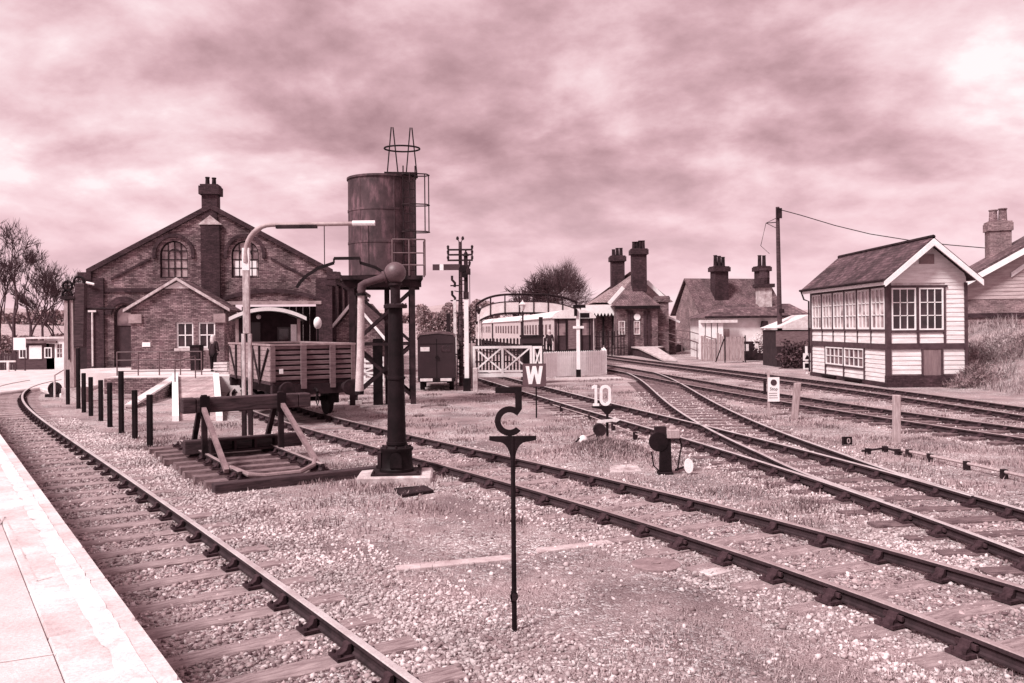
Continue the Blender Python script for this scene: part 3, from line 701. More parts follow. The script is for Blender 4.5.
def railing(name, label, cat, pts_, hts, parts_post=.025, rails=(1.0,.55), m=steel, group=None, pw=None):
    b = pts_[0]; t = thing(name, label, cat, b, 0, group)
    for p in pts_:
        mb = MB(); mb.tube([p, p+Vector((0,0,hts))], parts_post, 8); mb.build('post', m, t, off=b)
    for r in rails:
        mb = MB(); mb.tube([p+Vector((0,0,hts*r-.02)) for p in pts_], parts_post*.85, 6); mb.build('rail', m, t, off=b)
    return t
rl = [Vector((x, 37.2, .7)) for x in np.linspace(-17.3,-13.6,5)]
railing('handrail', 'metal handrail along the front of the yard platform', 'railing', rl, 1.05, .03, (1.0,.66,.2))
railing('handrail', 'short handrail post pair at the head of the paved ramp', 'railing', [Vector((-13.2,35.4,.66)), Vector((-13.1,33.0,.5))], .95, .025, (1.0,))
railing('handrail', 'curved pale handrail beside the steps left of the office', 'railing', [Vector((-19.2,37.5,.7)), Vector((-18.4,35.2,.3)), Vector((-18.1,33.6,.05))], .9, .04, (1.0,), m=offwhite)
mb = MB(); p = W(173,372,39.5)
t = thing('wheelie_bin', 'dark bin standing below the left sash window', 'bin', (W(197,370,40).x, 40, .7))
mb.prism([(-.19,.06),(.19,.06),(.22,1.2),(-.22,1.2)], -.3, .3, 'y'); mb.build('body', iron2, t); mb = MB(); mb.box(-.24,.24,-.34,.36,1.203,1.27); mb.build('lid', iron, t)
# shed behind the crane, kiosk, road-side things at far left
t = thing('timber_kiosk', 'low dark timber kiosk with two white windows beside a white porch', 'kiosk', (W(36,372,57).x, 57, 0))
mb = MB(); mb.prism([(-1.25,0),(1.25,0),(1.25,1.85),(-1.25,2.0)], 0, 2.6, 'y'); mb.build('wall', mat('brown_boarding', .06, var=.4, stretch=(.6,.6,6)), t)
mb = MB(); mb.box(-1.4,1.45,-.2,2.8,1.9,2.05); mb.build('roof', steel, t)
for x in (-.85, .85): window(t, x, .9, .5, .72, -.06, 2, 1, white, glass, d=.055)
mb = MB(); mb.box(-.42,.42,-.05,-.003,.85,1.75); mb.build('notice', white, t)
t = thing('white_porch', 'white glazed porch adjoining the dark timber kiosk', 'porch', (W(56,372,57).x, 57, 0))
mb = MB(); mb.prism(rect(0,0,1.25,2.2), 0, .08, 'y', [rect(-.25,.9,.4,.95), rect(.25,.9,.4,.95)]); mb.box(-.62,-.56,.08,2.2,0,2.2); mb.box(.56,.62,.08,2.2,0,2.2); mb.build('wall', white, t)
for x in (-.25, .25): window(t, x, .9, .4, .95, .015, 2, 3, white, glassl, fw=.03, bw=.03, d=.06)
mb = MB(); mb.box(-1.9,.75,-.15,2.3,2.2,2.32); mb.build('roof', offwhite, t)
t = thing('roadside_fence', 'dark timber fence with close boards at the far left roadside', 'fence', (W(8,372,58).x, 58, 0))
for k in range(26):
    if k % 5 == 0:
        mb = MB(); mb.box(-2.2+k*.18-.05,-2.2+k*.18+.05,.04,.12,0,1.35); mb.build('post', oldwood, t)
mb = MB(); [mb.box(-2.2+k*.18,-2.2+k*.18+.15,0,.025,.05,1.2+random.uniform(-.03,.03)) for k in range(26)]; mb.build('boarding', oldwood, t)
t = thing('notice_board', 'small white notice on two posts in front of the roadside fence', 'notice', (W(20,370,55).x, 55, 0))
mb = MB(); mb.box(-.4,.4,-.03,.0,1.5,2.3); mb.build('board', white, t)
mb = MB(); mb.box(-.35,-.28,.002,.06,0,2.3); mb.build('post', oldwood, t); mb = MB(); mb.box(.28,.35,.002,.06,0,2.3); mb.build('post', oldwood, t)
t = thing('low_barrier', 'pale T shaped barrier standing in front of the roadside fence', 'barrier', (W(8,374,54).x, 54, 0))
mb = MB(); mb.box(-.5,.5,-.03,.03,.75,.86); mb.build('top_board', offwhite, t); mb = MB(); mb.box(-.07,.07,-.04,.04,0,.75); mb.build('post', offwhite, t)
t = thing('store_shed', 'dark lean-to store shed half hidden behind the old yard crane', 'shed', (W(86,374,50).x, 50, 0))
mb = MB(); mb.prism([(-.8,0),(.75,0),(.75,1.75),(-.8,2.65)], 0, 2.5, 'y'); mb.build('wall', dark, t); mb = MB(); mb.prism([(-1.0,2.74),(.95,1.64),(.95,1.74),(-1.0,2.86)], -.15, 2.6, 'y'); mb.build('roof', slate, t)
# old yard crane
c0 = G(74,402); t = thing('yard_crane', 'disused timber yard crane post with iron wheels at its head and a folded jib', 'crane', c0)
s_ = c0.y/850
mb = MB(); mb.box(-.32,.42,-.3,.3,0,.55); mb.build('footing', concreted, t)
mb = MB(); mb.prism([(-.27,.55),(.12,.55),(.1,3.85),(-.24,3.85)], -.2, .2, 'y'); mb.build('post', greywood, t, bevel=.03)
mb = MB(); mb.prism([(.14,2.05),(.5,2.05),(.56,4.45),(.2,4.45)], -.26, .0, 'y'); mb.build('jib', beamwood, t, bevel=.03)
for x, z, r in ((-.1,4.36,.17),(.33,4.5,.2),(-.12,4.02,.18)):
    mb = MB(); mb.tube([(x+r*math.cos(a), -.2, z+r*math.sin(a)) for a in np.linspace(0,2*math.pi,21)], .045, 6, cap=False); mb.tube([(x-r,-.2,z),(x+r,-.2,z)],.02,5); mb.tube([(x,-.2,z-r),(x,-.2,z+r)],.02,5); mb.build('pulley_wheel', iron, t)
mb = MB(); mb.box(-.34,.2,-.28,.28,3.85,3.97); mb.build('cap_plate', iron2, t)
mb = MB(); mb.tube([(.5,-.1,3.5),(1.5,.2,3.5)],.05,6); mb.tube([(-.05,-.24,4.1),(-.05,-.24,1.6)],.03,5); mb.build('tie_rod', iron2, t)
c1 = G(55,397); t = thing('crane_winch', 'small dark iron winch wheel standing on the verge left of the crane', 'winch', c1)
mb = MB(); 
for r in (.24,.14): mb.tube([(r*math.cos(a), 0, .32+r*math.sin(a)) for a in np.linspace(0,2*math.pi,21)], .06, 6, cap=False)
for k in range(4): a = k*math.pi/4; mb.tube([(-.24*math.cos(a),0,.32-.24*math.sin(a)),(.24*math.cos(a),0,.32+.24*math.sin(a))],.03,5)
mb.build('wheel', iron2, t); mb = MB(); mb.box(-.35,.35,-.12,.12,0,.12); mb.tube([(0,-.2,.32),(0,.25,.32)],.06,8); mb.build('axle_base', iron2, t)
# woman at the head of the ramp; body with coat, trousers, hair
def skin_mesh(name, verts, edges, radii, m, parent, sub=2):
    me = bpy.data.meshes.new(name); me.from_pydata(verts, edges, []); me.materials.append(m)
    o = bpy.data.objects.new(name, me); C.objects.link(o); o.parent = parent
    o.modifiers.new('skin', 'SKIN'); me.skin_vertices.new() if not me.skin_vertices else None
    for i, r in enumerate(radii):
        sv = me.skin_vertices[0].data[i]; sv.radius = (r, r) if not isinstance(r, tuple) else r; sv.use_root = (i == 0)
    s = o.modifiers.new('smooth', 'SUBSURF'); s.levels = sub; s.render_levels = sub
    return o
def person(label, loc, rz, hair_long=True, bag=True):
    t = thing('person', label, 'person', loc, rz)
    v = [(0,0,.92),(0,0,1.12),(0,0,1.34),(0,-.01,1.46),(0,-.015,1.56),(0,-.02,1.66)]; e = [(0,1),(1,2),(2,3),(3,4),(4,5)]; r = [.13,.12,.13,.055,.085,.08]
    def chain(start, pts_, rr):
        last = start
        for p, q in zip(pts_, rr): v.append(p); r.append(q); e.append((last, len(v)-1)); last = len(v)-1
        return last
    for s in (-1, 1):
        hnd = chain(2, [(s*.17,0,1.38),(s*.23,.0,1.12),(s*.21,-.14,.93),(s*.20,-.18,.86)], [.055,.045,.035,.03])
        for k in range(4): chain(hnd, [(s*(.185+.014*k),-.2-.004*k,.81),(s*(.185+.014*k),-.19,.765+.006*abs(k-1.5))], [.010,.008])
        chain(hnd, [(s*.165,-.215,.83),(s*.16,-.225,.80)], [.011,.009])
        chain(0, [(s*.09,0,.86),(s*.095,-.01,.48),(s*.1,.0,.08),(s*.1,-.13,.04)], [.095,.062,.042,.035])
    b = skin_mesh('body', v, e, r, skin, t)
    cv = [(0,0,.72),(0,0,.95),(0,0,1.15),(0,0,1.36),(0,0,1.45)]; ce = [(0,1),(1,2),(2,3),(3,4)]; cr = [(.21,.17),(.19,.16),(.165,.14),(.18,.13),(.08,.08)]
    for s in (-1, 1):
        i = len(cv); cv += [(s*.18,0,1.38),(s*.245,0,1.12),(s*.225,-.13,.95)]; cr += [.075,.065,.05]; ce += [(3,i),(i,i+1),(i+1,i+2)]
    skin_mesh('coat', cv, ce, cr, coatm, t)
    tv, te, tr = [(0,0,.85)], [], [.14]
    for s in (-1, 1):
        i = len(tv); tv += [(s*.09,0,.78),(s*.095,-.005,.48),(s*.1,.0,.1)]; tr += [.105,.078,.06]; te += [(0,i),(i,i+1),(i+1,i+2)]
    skin_mesh('trousers', tv, te, tr, iron, t)
    for s in (-1, 1): skin_mesh('shoe', [(s*.1,.05,.045),(s*.1,-.06,.045),(s*.1,-.17,.035)], [(0,1),(1,2)], [.05,.05,.04], iron, t, 1)
    h = MB(); h.ball((0,.012,1.625), .118, 16, 10, 1.12)
    if hair_long: h.lathe([(.05,-.26),(.10,-.2),(.125,-.05),(.11,.05)], (0,.03,1.55), 14)
    hm = h.build('hair', hairm, t, smooth=True)
    for i, p in enumerate(hm.data.vertices):
        if p.co.y < -.045 : p.co.y = -.045
    for s in (-1,1): f = MB(); f.ball((s*.033,-.098,1.625), .011, 8, 6); f.build('eye', iron, b, smooth=True)
    f = MB(); f.ball((0,-.108,1.595), .014, 8, 6, 1.4); f.build('nose', skin, b, smooth=True)
    if bag:
        f = MB(); f.box(.1,.36,.1,.2,.78,1.02); f.tube([(.12,.15,1.02),(.0,.14,1.42),(-.14,.02,1.44)],.012,5); f.build('shoulder_bag', bagm, t, bevel=.03)
    return t
q = W(213.5,375,40.0); person('woman with fair hair in a dark coat at the top of the ramp', (q.x,40,.7), R(160))
# white litter of fence bits behind the ramp
t = thing('crate_stack', 'white slatted crates piled beside the top of the paved ramp', 'crates', (W(221,383,38).x,38.0,.0))
for k, (x, y, z) in enumerate(((0,0,.0),(.1,.05,.42),(.25,-.5,0),(.05,0,.84))):
    mb = MB(); 
    for zz in (.03,.16,.29): mb.box(x-.3,x+.3,y-.21,y-.19,z+zz,z+zz+.09); mb.box(x-.3,x+.3,y+.19,y+.21,z+zz,z+zz+.09); mb.box(x-.3,x-.28,y-.19,y+.19,z+zz,z+zz+.09); mb.box(x+.28,x+.3,y-.19,y+.19,z+zz,z+zz+.09)
    mb.box(x-.29,x+.29,y-.2,y+.2,z,z+.02); mb.build('crate', offwhite, t)
# black post and wire fence
FP = [((150,447.5),394.5),((135,438.7),390),((121.5,433),371),((110,427),382.5),((101,421),380),((91,416),377),((84,412.5),373),((78.5,408.7),348),((68,404.5),369.5)]
b = G(*FP[0][0]); t = thing('post_and_wire_fence', 'line of short black posts strung with thin wire along the gravel', 'fence', b)
pp = []
for (u, v), vt in FP:
    g_ = G(u, v); z = CZ-((vt-328)+(u-512)*RS)/F*g_.y; pp.append((g_, z))
    mb = MB(); mb.prism([(g_.x-.055,g_.y-.055),(g_.x+.055,g_.y-.055),(g_.x+.055,g_.y+.055),(g_.x-.055,g_.y+.055)], -.1, z, 'z'); mb.build('post', iron, t, off=b, bevel=.012)
for k in (.92,.6,.3):
    mb = MB()
    for (p, zp), (q, zq) in zip(pp[:-1], pp[1:]): mb.tube([p+Vector((.06,0,1.05*k)), (p+q)/2+Vector((.06,0,1.05*k-.02)), q+Vector((.06,0,1.05*k))], .006, 4)
    mb.build('wire', steel, t, off=b)
# ------------------------------------------------------------------ buffer stop on its stub of track
bd = Vector((-.53,.85,0)).normalized(); bx_ = Vector((bd.y,-bd.x,0))
rz = math.atan2(-bd.x, bd.y)
org = Vector((-3.95,14.55,0)); t = thing('buffer_stop', 'old timber buffer stop with raking iron struts on a short stub of track', 'buffer stop', org, rz)
GB = 1.42
for s in (-1, 1):
    ptsr = [Vector((s*GB/2, y, .10)) for y in (0, 1.5, 3, 4.9)]
    rail_mesh(ptsr, raildull, t)
for k in range(9):
    y = .22+k*.60; w = 2.25+random.uniform(-.1,.1); x0 = -.16+random.uniform(-.05,.05)
    mb = sleeper_mesh(w, .2, k); sl = mb.build('sleeper', mat('stub_sleeper_timber', .15, var=.6, scale=4, stretch=(1,6,1), rough=.95, bump=.6), t); sl.location = (x0, y, .11); sl.rotation_euler = (0,0,R(random.uniform(-2,2)))
    for s in (-1, 1): link('chair', CHM, sl, (s*GB/2-x0, 0, -.01), 0 if s > 0 else math.pi)
mb = MB(); mb.beam((-1.2,-.22,.07),(2.1,-.12,.07),.22,.18); mb.build('end_sleeper', beamwood, t, bevel=.012)
yb_ = 2.75
mb = MB(); n = 10
for i in range(n):
    x0_, x1_ = -1.12+2.5*i/n, -1.12+2.5*(i+1)/n
    mb.box(x0_, x1_, yb_-.16+random.uniform(-.006,.006), yb_+.14, 1.05, 1.34+random.uniform(-.012,.004)) if i in (0, n-1) else None
mb.box(-1.12+2.5/n, 1.38-2.5/n, yb_-.16, yb_+.14, 1.05, 1.332); mb.build('buffer_beam', beamwood, t, bevel=.02)
for s in (-1, 1):
    mb = MB(); mb.beam((s*.74,yb_-.22,.2),(s*.74,yb_-.2,1.4),.10,.09); mb.build('upright', iron2, t)
    mb = MB(); mb.beam((s*.74,yb_+.9,.2),(s*.74,yb_+.16,1.15),.09,.09); mb.build('rear_strut', iron2, t)
    mb = MB(); mb.beam((s*.76,yb_-.24,1.15),(s*.80,.55,.22),.085,.07); mb.build('raking_strut', mat('rusty_strut', .16, var=.3, scale=6), t)
    mb = MB(); mb.box(s*.74-.09,s*.74+.09,yb_-.285,yb_-.27,1.0,1.38); mb.build('strap_plate', iron, t)
mb = MB(); mb.box(-1.0,1.35,yb_+.32,yb_+.55,.2,.47); mb.build('cross_timber', beamwood, t, bevel=.015)
mb = MB(); mb.box(-.55,.75,yb_+.1,yb_+.3,.22,.26); mb.box(-.55,.75,yb_+.1,yb_+.3,.44,.48)
for x in (-.55,-.1,.3,.71): mb.box(x,x+.04,yb_+.1,yb_+.3,.262,.438)
mb.build('stiffener_frame', iron2, t)
mb = MB(); mb.tube([(-.72,.5,.27),(-.55,.05,.2),(-.3,-.02,.17),(.3,-.0,.17),(.62,.2,.24),(.74,.5,.28)], .045, 8); mb.build('tie_bar', mat('rusty_tie_bar', .2, var=.3), t)
# ------------------------------------------------------------------ open wagon
org = Vector((-5.5,23.55,0)); t = thing('open_wagon', 'weathered open goods wagon with plank sides parked near the shed', 'wagon', org, R(30))
hw_, Lw, zb, zt = 1.19, 5.3, 1.22, 2.2
n = 7; ph_ = (zt-zb)/n
for ya, yb2 in ((0,.07),(Lw-.07,Lw)):
    mb = MB()
    for k in range(n): z0 = zb+k*ph_; mb.box(-hw_,hw_,ya,yb2,z0+.045,z0+ph_)
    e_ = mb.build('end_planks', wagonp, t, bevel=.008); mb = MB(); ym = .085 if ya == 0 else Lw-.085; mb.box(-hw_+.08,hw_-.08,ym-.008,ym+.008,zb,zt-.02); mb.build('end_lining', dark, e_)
mb = MB()
for k in range(n):
    z0 = zb+k*ph_; mb.box(-hw_,-hw_+.07,.072,Lw-.072,z0+.010,z0+ph_); mb.box(hw_-.07,hw_,.072,Lw-.072,z0+.010,z0+ph_)
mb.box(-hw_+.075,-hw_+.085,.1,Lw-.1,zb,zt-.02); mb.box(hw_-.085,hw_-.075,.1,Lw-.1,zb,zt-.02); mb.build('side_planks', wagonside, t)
mb = MB(); mb.box(-hw_-.02,hw_+.02,-.03,.09,zt+.002,zt+.05); mb.box(-hw_-.02,hw_+.02,Lw-.09,Lw+.03,zt+.002,zt+.05); mb.box(-hw_-.02,-hw_+.09,.092,Lw-.092,zt+.002,zt+.05); mb.box(hw_-.09,hw_+.02,.092,Lw-.092,zt+.002,zt+.05); mb.build('top_rail', wagonlip, t)
mb = MB(); mb.box(-hw_,hw_,.05,Lw-.05,zb-.08,zb-.003); mb.build('floor', beamwood, t)
for x in (-.30,.52):
    mb = MB(); mb.box(x-.075,x+.075,-.09,-.003,zb-.2,zt); mb.build('stanchion', wagonp, t)
for x in (-hw_+.06,hw_-.06):
    mb = MB(); mb.box(x-.06,x+.06,-.05,-.003,zb,zt); mb.build('corner_plate', wagonp, t)
for y in (1.15, 2.0, 3.3, 4.15):
    mb = MB(); mb.box(-hw_-.05,-hw_-.003,y-.05,y+.05,zb-.1,zt); mb.build('side_knee', iron2, t); mb = MB(); mb.box(hw_+.003,hw_+.05,y-.05,y+.05,zb-.1,zt); mb.build('side_knee', iron2, t)
for y0_, z0_, y1_, z1_ in ((.15,zt-.08,1.1,zb+.02),(1.2,zb+.02,1.95,zt-.08),(4.2,zb+.02,5.1,zt-.08)):
    mb = MB(); mb.beam((-hw_-.03,y0_,z0_),(-hw_-.03,y1_,z1_),.03,.07); mb.build('diagonal_strap', iron2, t)
mb = MB(); mb.box(-hw_+.03,hw_-.03,-.06,.16,zb-.36,zb-.085); mb.box(-hw_+.03,hw_-.03,Lw-.16,Lw+.06,zb-.36,zb-.085); mb.box(-.95,-.83,.165,Lw-.165,zb-.36,zb-.085); mb.box(.83,.95,.165,Lw-.165,zb-.36,zb-.085); mb.build('underframe', iron2, t)
def wheelset(t, y, m=iron):
    for s in (-1, 1):
        mb = MB(); x = s*.72; mb.lathe([(.10,-.08),(.10,-.06),(.42,-.055),(.42,-.045),(.455,-.045),(.455,.045),(.485,.05),(.485,.07),(.38,.07),(.10,.05),(.06,.08)], (0,0,0), 28)
        mb.v = [(x-s*p[2], y+p[0], .64+p[1]) for p in mb.v]; w = mb.build('wheel', m, t, smooth=True)
        mb = MB(); mb.box(s*.93-.09,s*.93+.09,y-.13,y+.13,.5,.78); mb.prism([(y-.35,.86),(y+.35,.86),(y+.12,.45),(y-.12,.45)], s*.84-.012, s*.84+.012, 'x'); mb.tube([(s*.95,y-.5,.84),(s*.95,y,.79),(s*.95,y+.5,.84)],.035,6); mb.build('axle_box', m, t)
    mb = MB(); mb.cyl((-.7,y,.64),(.7,y,.64),.065,n=10); mb.build('axle', m, t)
for y in (1.05, Lw-1.05): wheelset(t, y)
def buffers(t, y, sgn, m=iron2):
    for s in (-1, 1):
        mb = MB(); mb.cyl((s*.87,y,1.03),(s*.87,y+sgn*.28,1.03),.13,.10,14); mb.cyl((s*.87,y+sgn*.28,1.03),(s*.87,y+sgn*.42,1.03),.06,n=10); mb.cyl((s*.87,y+sgn*.42,1.03),(s*.87,y+sgn*.46,1.03),.22,.20,20); mb.build('buffer', m, t, smooth=True)
buffers(t, -.06, -1); buffers(t, Lw+.06, 1)
mb = MB(); mb.tube([(0,-.06,1.0),(0,-.25,1.0),(0,-.34,.94),(0,-.3,.86)],.04,8); mb.tube([(0,-.28,.9),(.04,-.3,.7),(0,-.32,.55),(-.04,-.3,.7),(0,-.28,.9)],.022,6); mb.build('coupling', iron, t)
mb = MB(); mb.box(-.98,-.88,-.12,-.092,1.45,1.58); mb.build('label_plate', white, t)
mb = MB(); mb.tube([(-1.08,1.5,.62),(-1.08,2.7,.82),(-1.08,4.1,.75)],.03,6); mb.box(-1.12,-1.04,1.0,1.5,.45,.75); mb.build('brake_gear', iron, t)
# brake van behind it, with its verandah towards us
org = Vector((-9.35,32.6,0)); t = thing('brake_van', 'brake van with an arched white edged roof and open verandah behind the wagon', 'brake van', org, R(16))
hv = 1.2
mb = MB(); mb.box(-hv,-hv+.06,.0,1.15,1.2,2.1); mb.box(hv-.06,hv,0,1.15,1.2,2.1); mb.box(-hv,-hv+.06,1.152,6.5,1.2,3.05); mb.box(hv-.06,hv,1.152,6.5,1.2,3.05); mb.box(-hv+.062,hv-.062,0,.06,1.2,2.05); mb.build('body', wagonp, t)
mb = MB(); mb.prism([(-hv+.06,1.2),(hv-.06,1.2),(hv-.06,3.05)]+[(x,3.05+.33*(1-(x/hv)**2)) for x in np.linspace(hv-.06,-hv+.06,12)], 1.155, 1.25, 'y'); ee = mb.build('cabin_end', dark, t)
window(t, .6, 2.0, .5, .75, 1.10, 1, 1, bodydark, glass, d=.05)
mb = MB(); mb.box(-.9,-.3,1.10,1.153,1.25,2.95); mb.build('cabin_door', bodydark, t)
for s in (-1, 1):
    mb = MB(); mb.box(s*(hv-.06)-.06,s*(hv-.06)+.06,.062,.17,1.2,3.08); mb.build('verandah_post', wagonlip, t)
mb = MB(); mb.box(hv-.35,hv-.13,.5,.54,1.9,2.85); mb.build('side_sheet', white, t)
a = [(x,3.12+.38*(1-(x/1.42)**2)) for x in np.linspace(-1.42,1.42,18)]
mb = MB(); mb.prism(a+[(x,z-.09) for x, z in a[::-1]], -.25, 6.8, 'y'); r_ = mb.build('roof', slate, t)
mb = MB(); mb.prism([(x,z+.01) for x, z in a]+[(x,z-.13) for x, z in a[::-1]], -.33, -.252, 'y'); mb.build('roof_edge', white, r_)
mb = MB(); mb.box(-1.15,1.15,-.05,6.55,.85,1.195); mb.build('underframe', iron2, t)
for y in (1.4, 5.0): wheelset(t, y)
buffers(t, -.05, -1)
mb = MB(); mb.ball((-.35,.3,3.15),.09,10,8); mb.build('lamp', offwhite, t)
t = thing('shed_lamp', 'white globe hand lamp on a thin iron stand in the shed doorway', 'lamp', (W(318,360,40).x,40,0))
mb = MB(); mb.tube([(0,0,0),(0,0,2.7)],.05,8); mb.build('stand', iron, t); mb = MB(); mb.ball((0,0,2.95),.19,14,10,1.5); mb.build('globe', white, t, smooth=True)
# ------------------------------------------------------------------ loading gauge
org = G(247.5,437.8); Yg = org.y; k = Yg/850
t = thing('loading_gauge', 'tall swan necked loading gauge of pale peeling timber hanging a curved iron gauge', 'loading gauge', org)
mb = MB(); top = W(250,223.5,Yg).z
for x in (-.075,.08): mb.box(x-.042,x+.042,-.045,.045,.75,2.55)
mb.box(-.075,.085,-.05,.05,2.552,top-1.15); mb.build('post', mat('peeling_white_paint', .20, v2=.62, scale=4, fine=20, stretch=(3,3,.8), rough=.8), t, bevel=.01)
mb = MB(); mb.box(-.08,.09,-.053,.053,top-1.148,top-.6); mb.build('white_band', white, t)
mb = MB()
for x in (-.075,.08): mb.box(x-.048,x+.048,-.05,.05,0,.748)
mb.build('foot', iron2, t)
ex = W(375,224,Yg).x-org.x
mb = MB(); pth = [(0.01,0,top-.95)]+[(.01+.62*(1-math.cos(a)),0,top-.72+.68*math.sin(a)) for a in np.linspace(0.05,math.pi/2,9)]+[(ex-.9,0,top-.03),(ex,0,top-.02)]
mb.tube(pth, [.085]+[.068]*6+[.052]*5, 10); mb.build('swan_neck', mat('grey_galvanised', .30, var=.3, rough=.6), t, smooth=True)
mb = MB(); mb.box(.75,1.75,-.06,.06,top-.13,top-.05); mb.build('splice_plate', iron2, t)
mb = MB(); mb.tube([(ex-.55,0,top-.02),(ex,0,top-.02)],.066,10); mb.build('white_tip', white, t)
gx = W(347,262,Yg).x-org.x; gz = CZ-((262-328)+(347-512)*RS)/F*Yg
for u in (324.3,368.7):
    x = W(u,230,Yg).x-org.x; mb = MB(); mb.tube([(x,0,top-.02),(x,0,gz-.1)],.012,5); mb.build('hanger', iron2, t)
prof = [(-1.24,-.62),(-1.15,-.48),(-1.0,-.33),(-.7,-.14),(-.32,-.02),(-.32,.09),(.32,.09),(.32,-.02),(.7,-.14),(1.0,-.33),(1.15,-.48),(1.24,-.62)]
mb = MB()
for p, q in zip(prof[:-1], prof[1:]): mb.beam((gx+p[0],0,gz+p[1]),(gx+q[0],0,gz+q[1]),.03,.075)
mb.build('gauge_bar', iron, t)
# ------------------------------------------------------------------ water tower
org = Vector((W(378,408,28.1).x, 29.3, 0)); t = thing('water_tower', 'tall cylindrical rust streaked water tank on braced iron legs', 'water tower', org, R(8))
mb = MB(); mb.lathe([(1.12,4.42),(1.14,4.44),(1.14,7.72),(1.18,7.73),(1.18,7.80),(1.11,7.80),(1.10,7.6),(.01,7.6)], (0,0,0), 48); mb.build('tank', tankm, t, smooth=True)
for z in (5.52, 6.62): mb = MB(); mb.lathe([(1.139,z),(1.156,z+.005),(1.156,z+.075),(1.139,z+.08)], (0,0,0), 48); mb.build('plate_seam', tankm, t, smooth=True)
mb = MB()
for k in range(6):
    a = R(-150+k*60+22); c_, s_ = math.cos(a), math.sin(a)
    mb.beam((1.143*c_,1.143*s_,4.46),(1.143*c_,1.143*s_,7.70),.08,.016,up=(c_,s_,0)) if False else mb.cyl((1.137*c_,1.137*s_,4.46),(1.137*c_,1.137*s_,7.70),.018,n=6)
mb.build('upright_seam', tankm, t)
mb = MB()
for s in (-1,1): mb.box(-1.3,1.3,s*1.0-.09,s*1.0+.09,4.03,4.27); mb.box(s*1.0-.09,s*1.0+.09,-.9,.9,4.05,4.26)
for k in range(6): mb.box(-1.32,1.35,-1.25+k*.45,-1.2+k*.45+.1,4.275,4.41)
mb.build('platform_frame', iron2, t)
legs = [(x, y) for x in (-1, 1) for y in (-1, 1)]
for x, y in legs:
    mb = MB(); mb.box(x-.09,x+.09,y-.08,y-.06,0,4.02); mb.box(x-.09,x+.09,y+.06,y+.08,0,4.02); mb.box(x-.012,x+.012,y-.06,y+.06,0,4.02); mb.build('leg', iron2, t)
    mb = MB(); mb.box(x-.24,x+.24,y-.24,y+.24,-.05,.12); mb.build('leg_footing', concreted, t)
for (ax_, ay), (bx2, by) in (((-1,-1),(1,-1)),((1,-1),(1,1)),((1,1),(-1,1)),((-1,1),(-1,-1))):
    for z0, z1 in ((.35,2.1),(2.15,3.95)):
        ny = Vector((by-ay, -(bx2-ax_), 0)).normalized()*.03
        mb = MB(); mb.beam(Vector((ax_,ay,z0))+ny,Vector((bx2,by,z1))+ny,.05,.10); mb.beam(Vector((ax_,ay,z1))-ny,Vector((bx2,by,z0))-ny,.05,.10); mb.build('cross_brace', iron2, t)
    mb = MB(); mb.beam((ax_,ay,2.13),(bx2,by,2.13),.05,.09); mb.build('tie_beam', iron2, t)
mb = MB(); lx = .93
for dx in (-.2,.2): mb.tube([(lx+dx,-.95,4.4),(lx+dx,-.95,8.1)],.025,6)
for k in range(13): mb.tube([(lx-.2,-.95,4.6+k*.27),(lx+.2,-.95,4.6+k*.27)],.014,5)
mb.build('ladder', iron2, t)
for z in (5.85,6.75,7.75):
    mb = MB(); mb.tube([(lx+.2,-.95,z),(lx+.55,-1.0,z),(lx+.66,-1.15,z),(lx+.55,-1.4,z),(lx,-1.5,z),(lx-.25,-1.3,z),(lx-.2,-.95,z)],.022,6); mb.build('cage_hoop', iron2, t)
mb = MB()
for x, y in ((lx+.64,-1.13),(lx+.5,-1.42),(lx-.0,-1.5)): mb.tube([(x,y,5.85),(x,y,7.75)],.02,5)
mb.build('cage_bar', iron2, t)
mb = MB()
gp_ = [(.35,-1.25),(1.42,-1.25),(1.42,-.4)]
for x, y in gp_+[(.9,-1.25)]: mb.tube([(x,y,4.4),(x,y,5.6)],.03,6)
for z in (4.75,5.15,5.6): mb.tube([(x,y,z) for x, y in gp_],.025,6)
mb.build('guard_rail', steel, t)
for x in (.28, .92):
    mb = MB(); xx = x+.10
    mb.tube([(xx-.19,-.45,7.78),(xx-.03,-.42,9.5),(xx+.03,-.42,9.5),(xx+.2,-.4,7.78)],.024,6); mb.build('a_frame', iron, t)
mb = MB(); mb.tube([(.71+.60*math.cos(a),-.42+.5*math.sin(a),8.78) for a in np.linspace(0,2*math.pi,29)],.03,6,cap=False); mb.build('guard_ring', iron, t)
mb = MB(); mb.box(.1,1.2,-.9,.1,7.81,7.9); mb.build('top_plate', iron2, t)
mb = MB(); mb.tube([(.15,.1,4.1),(.15,.1,1.2),(.15,.4,.9),(.15,.4,0)],.09,8); mb.build('outlet_pipe', iron2, t)
mb = MB(); mb.box(-.35,-.02,.2,.5,0,2.3); mb.build('valve_box', iron, t)
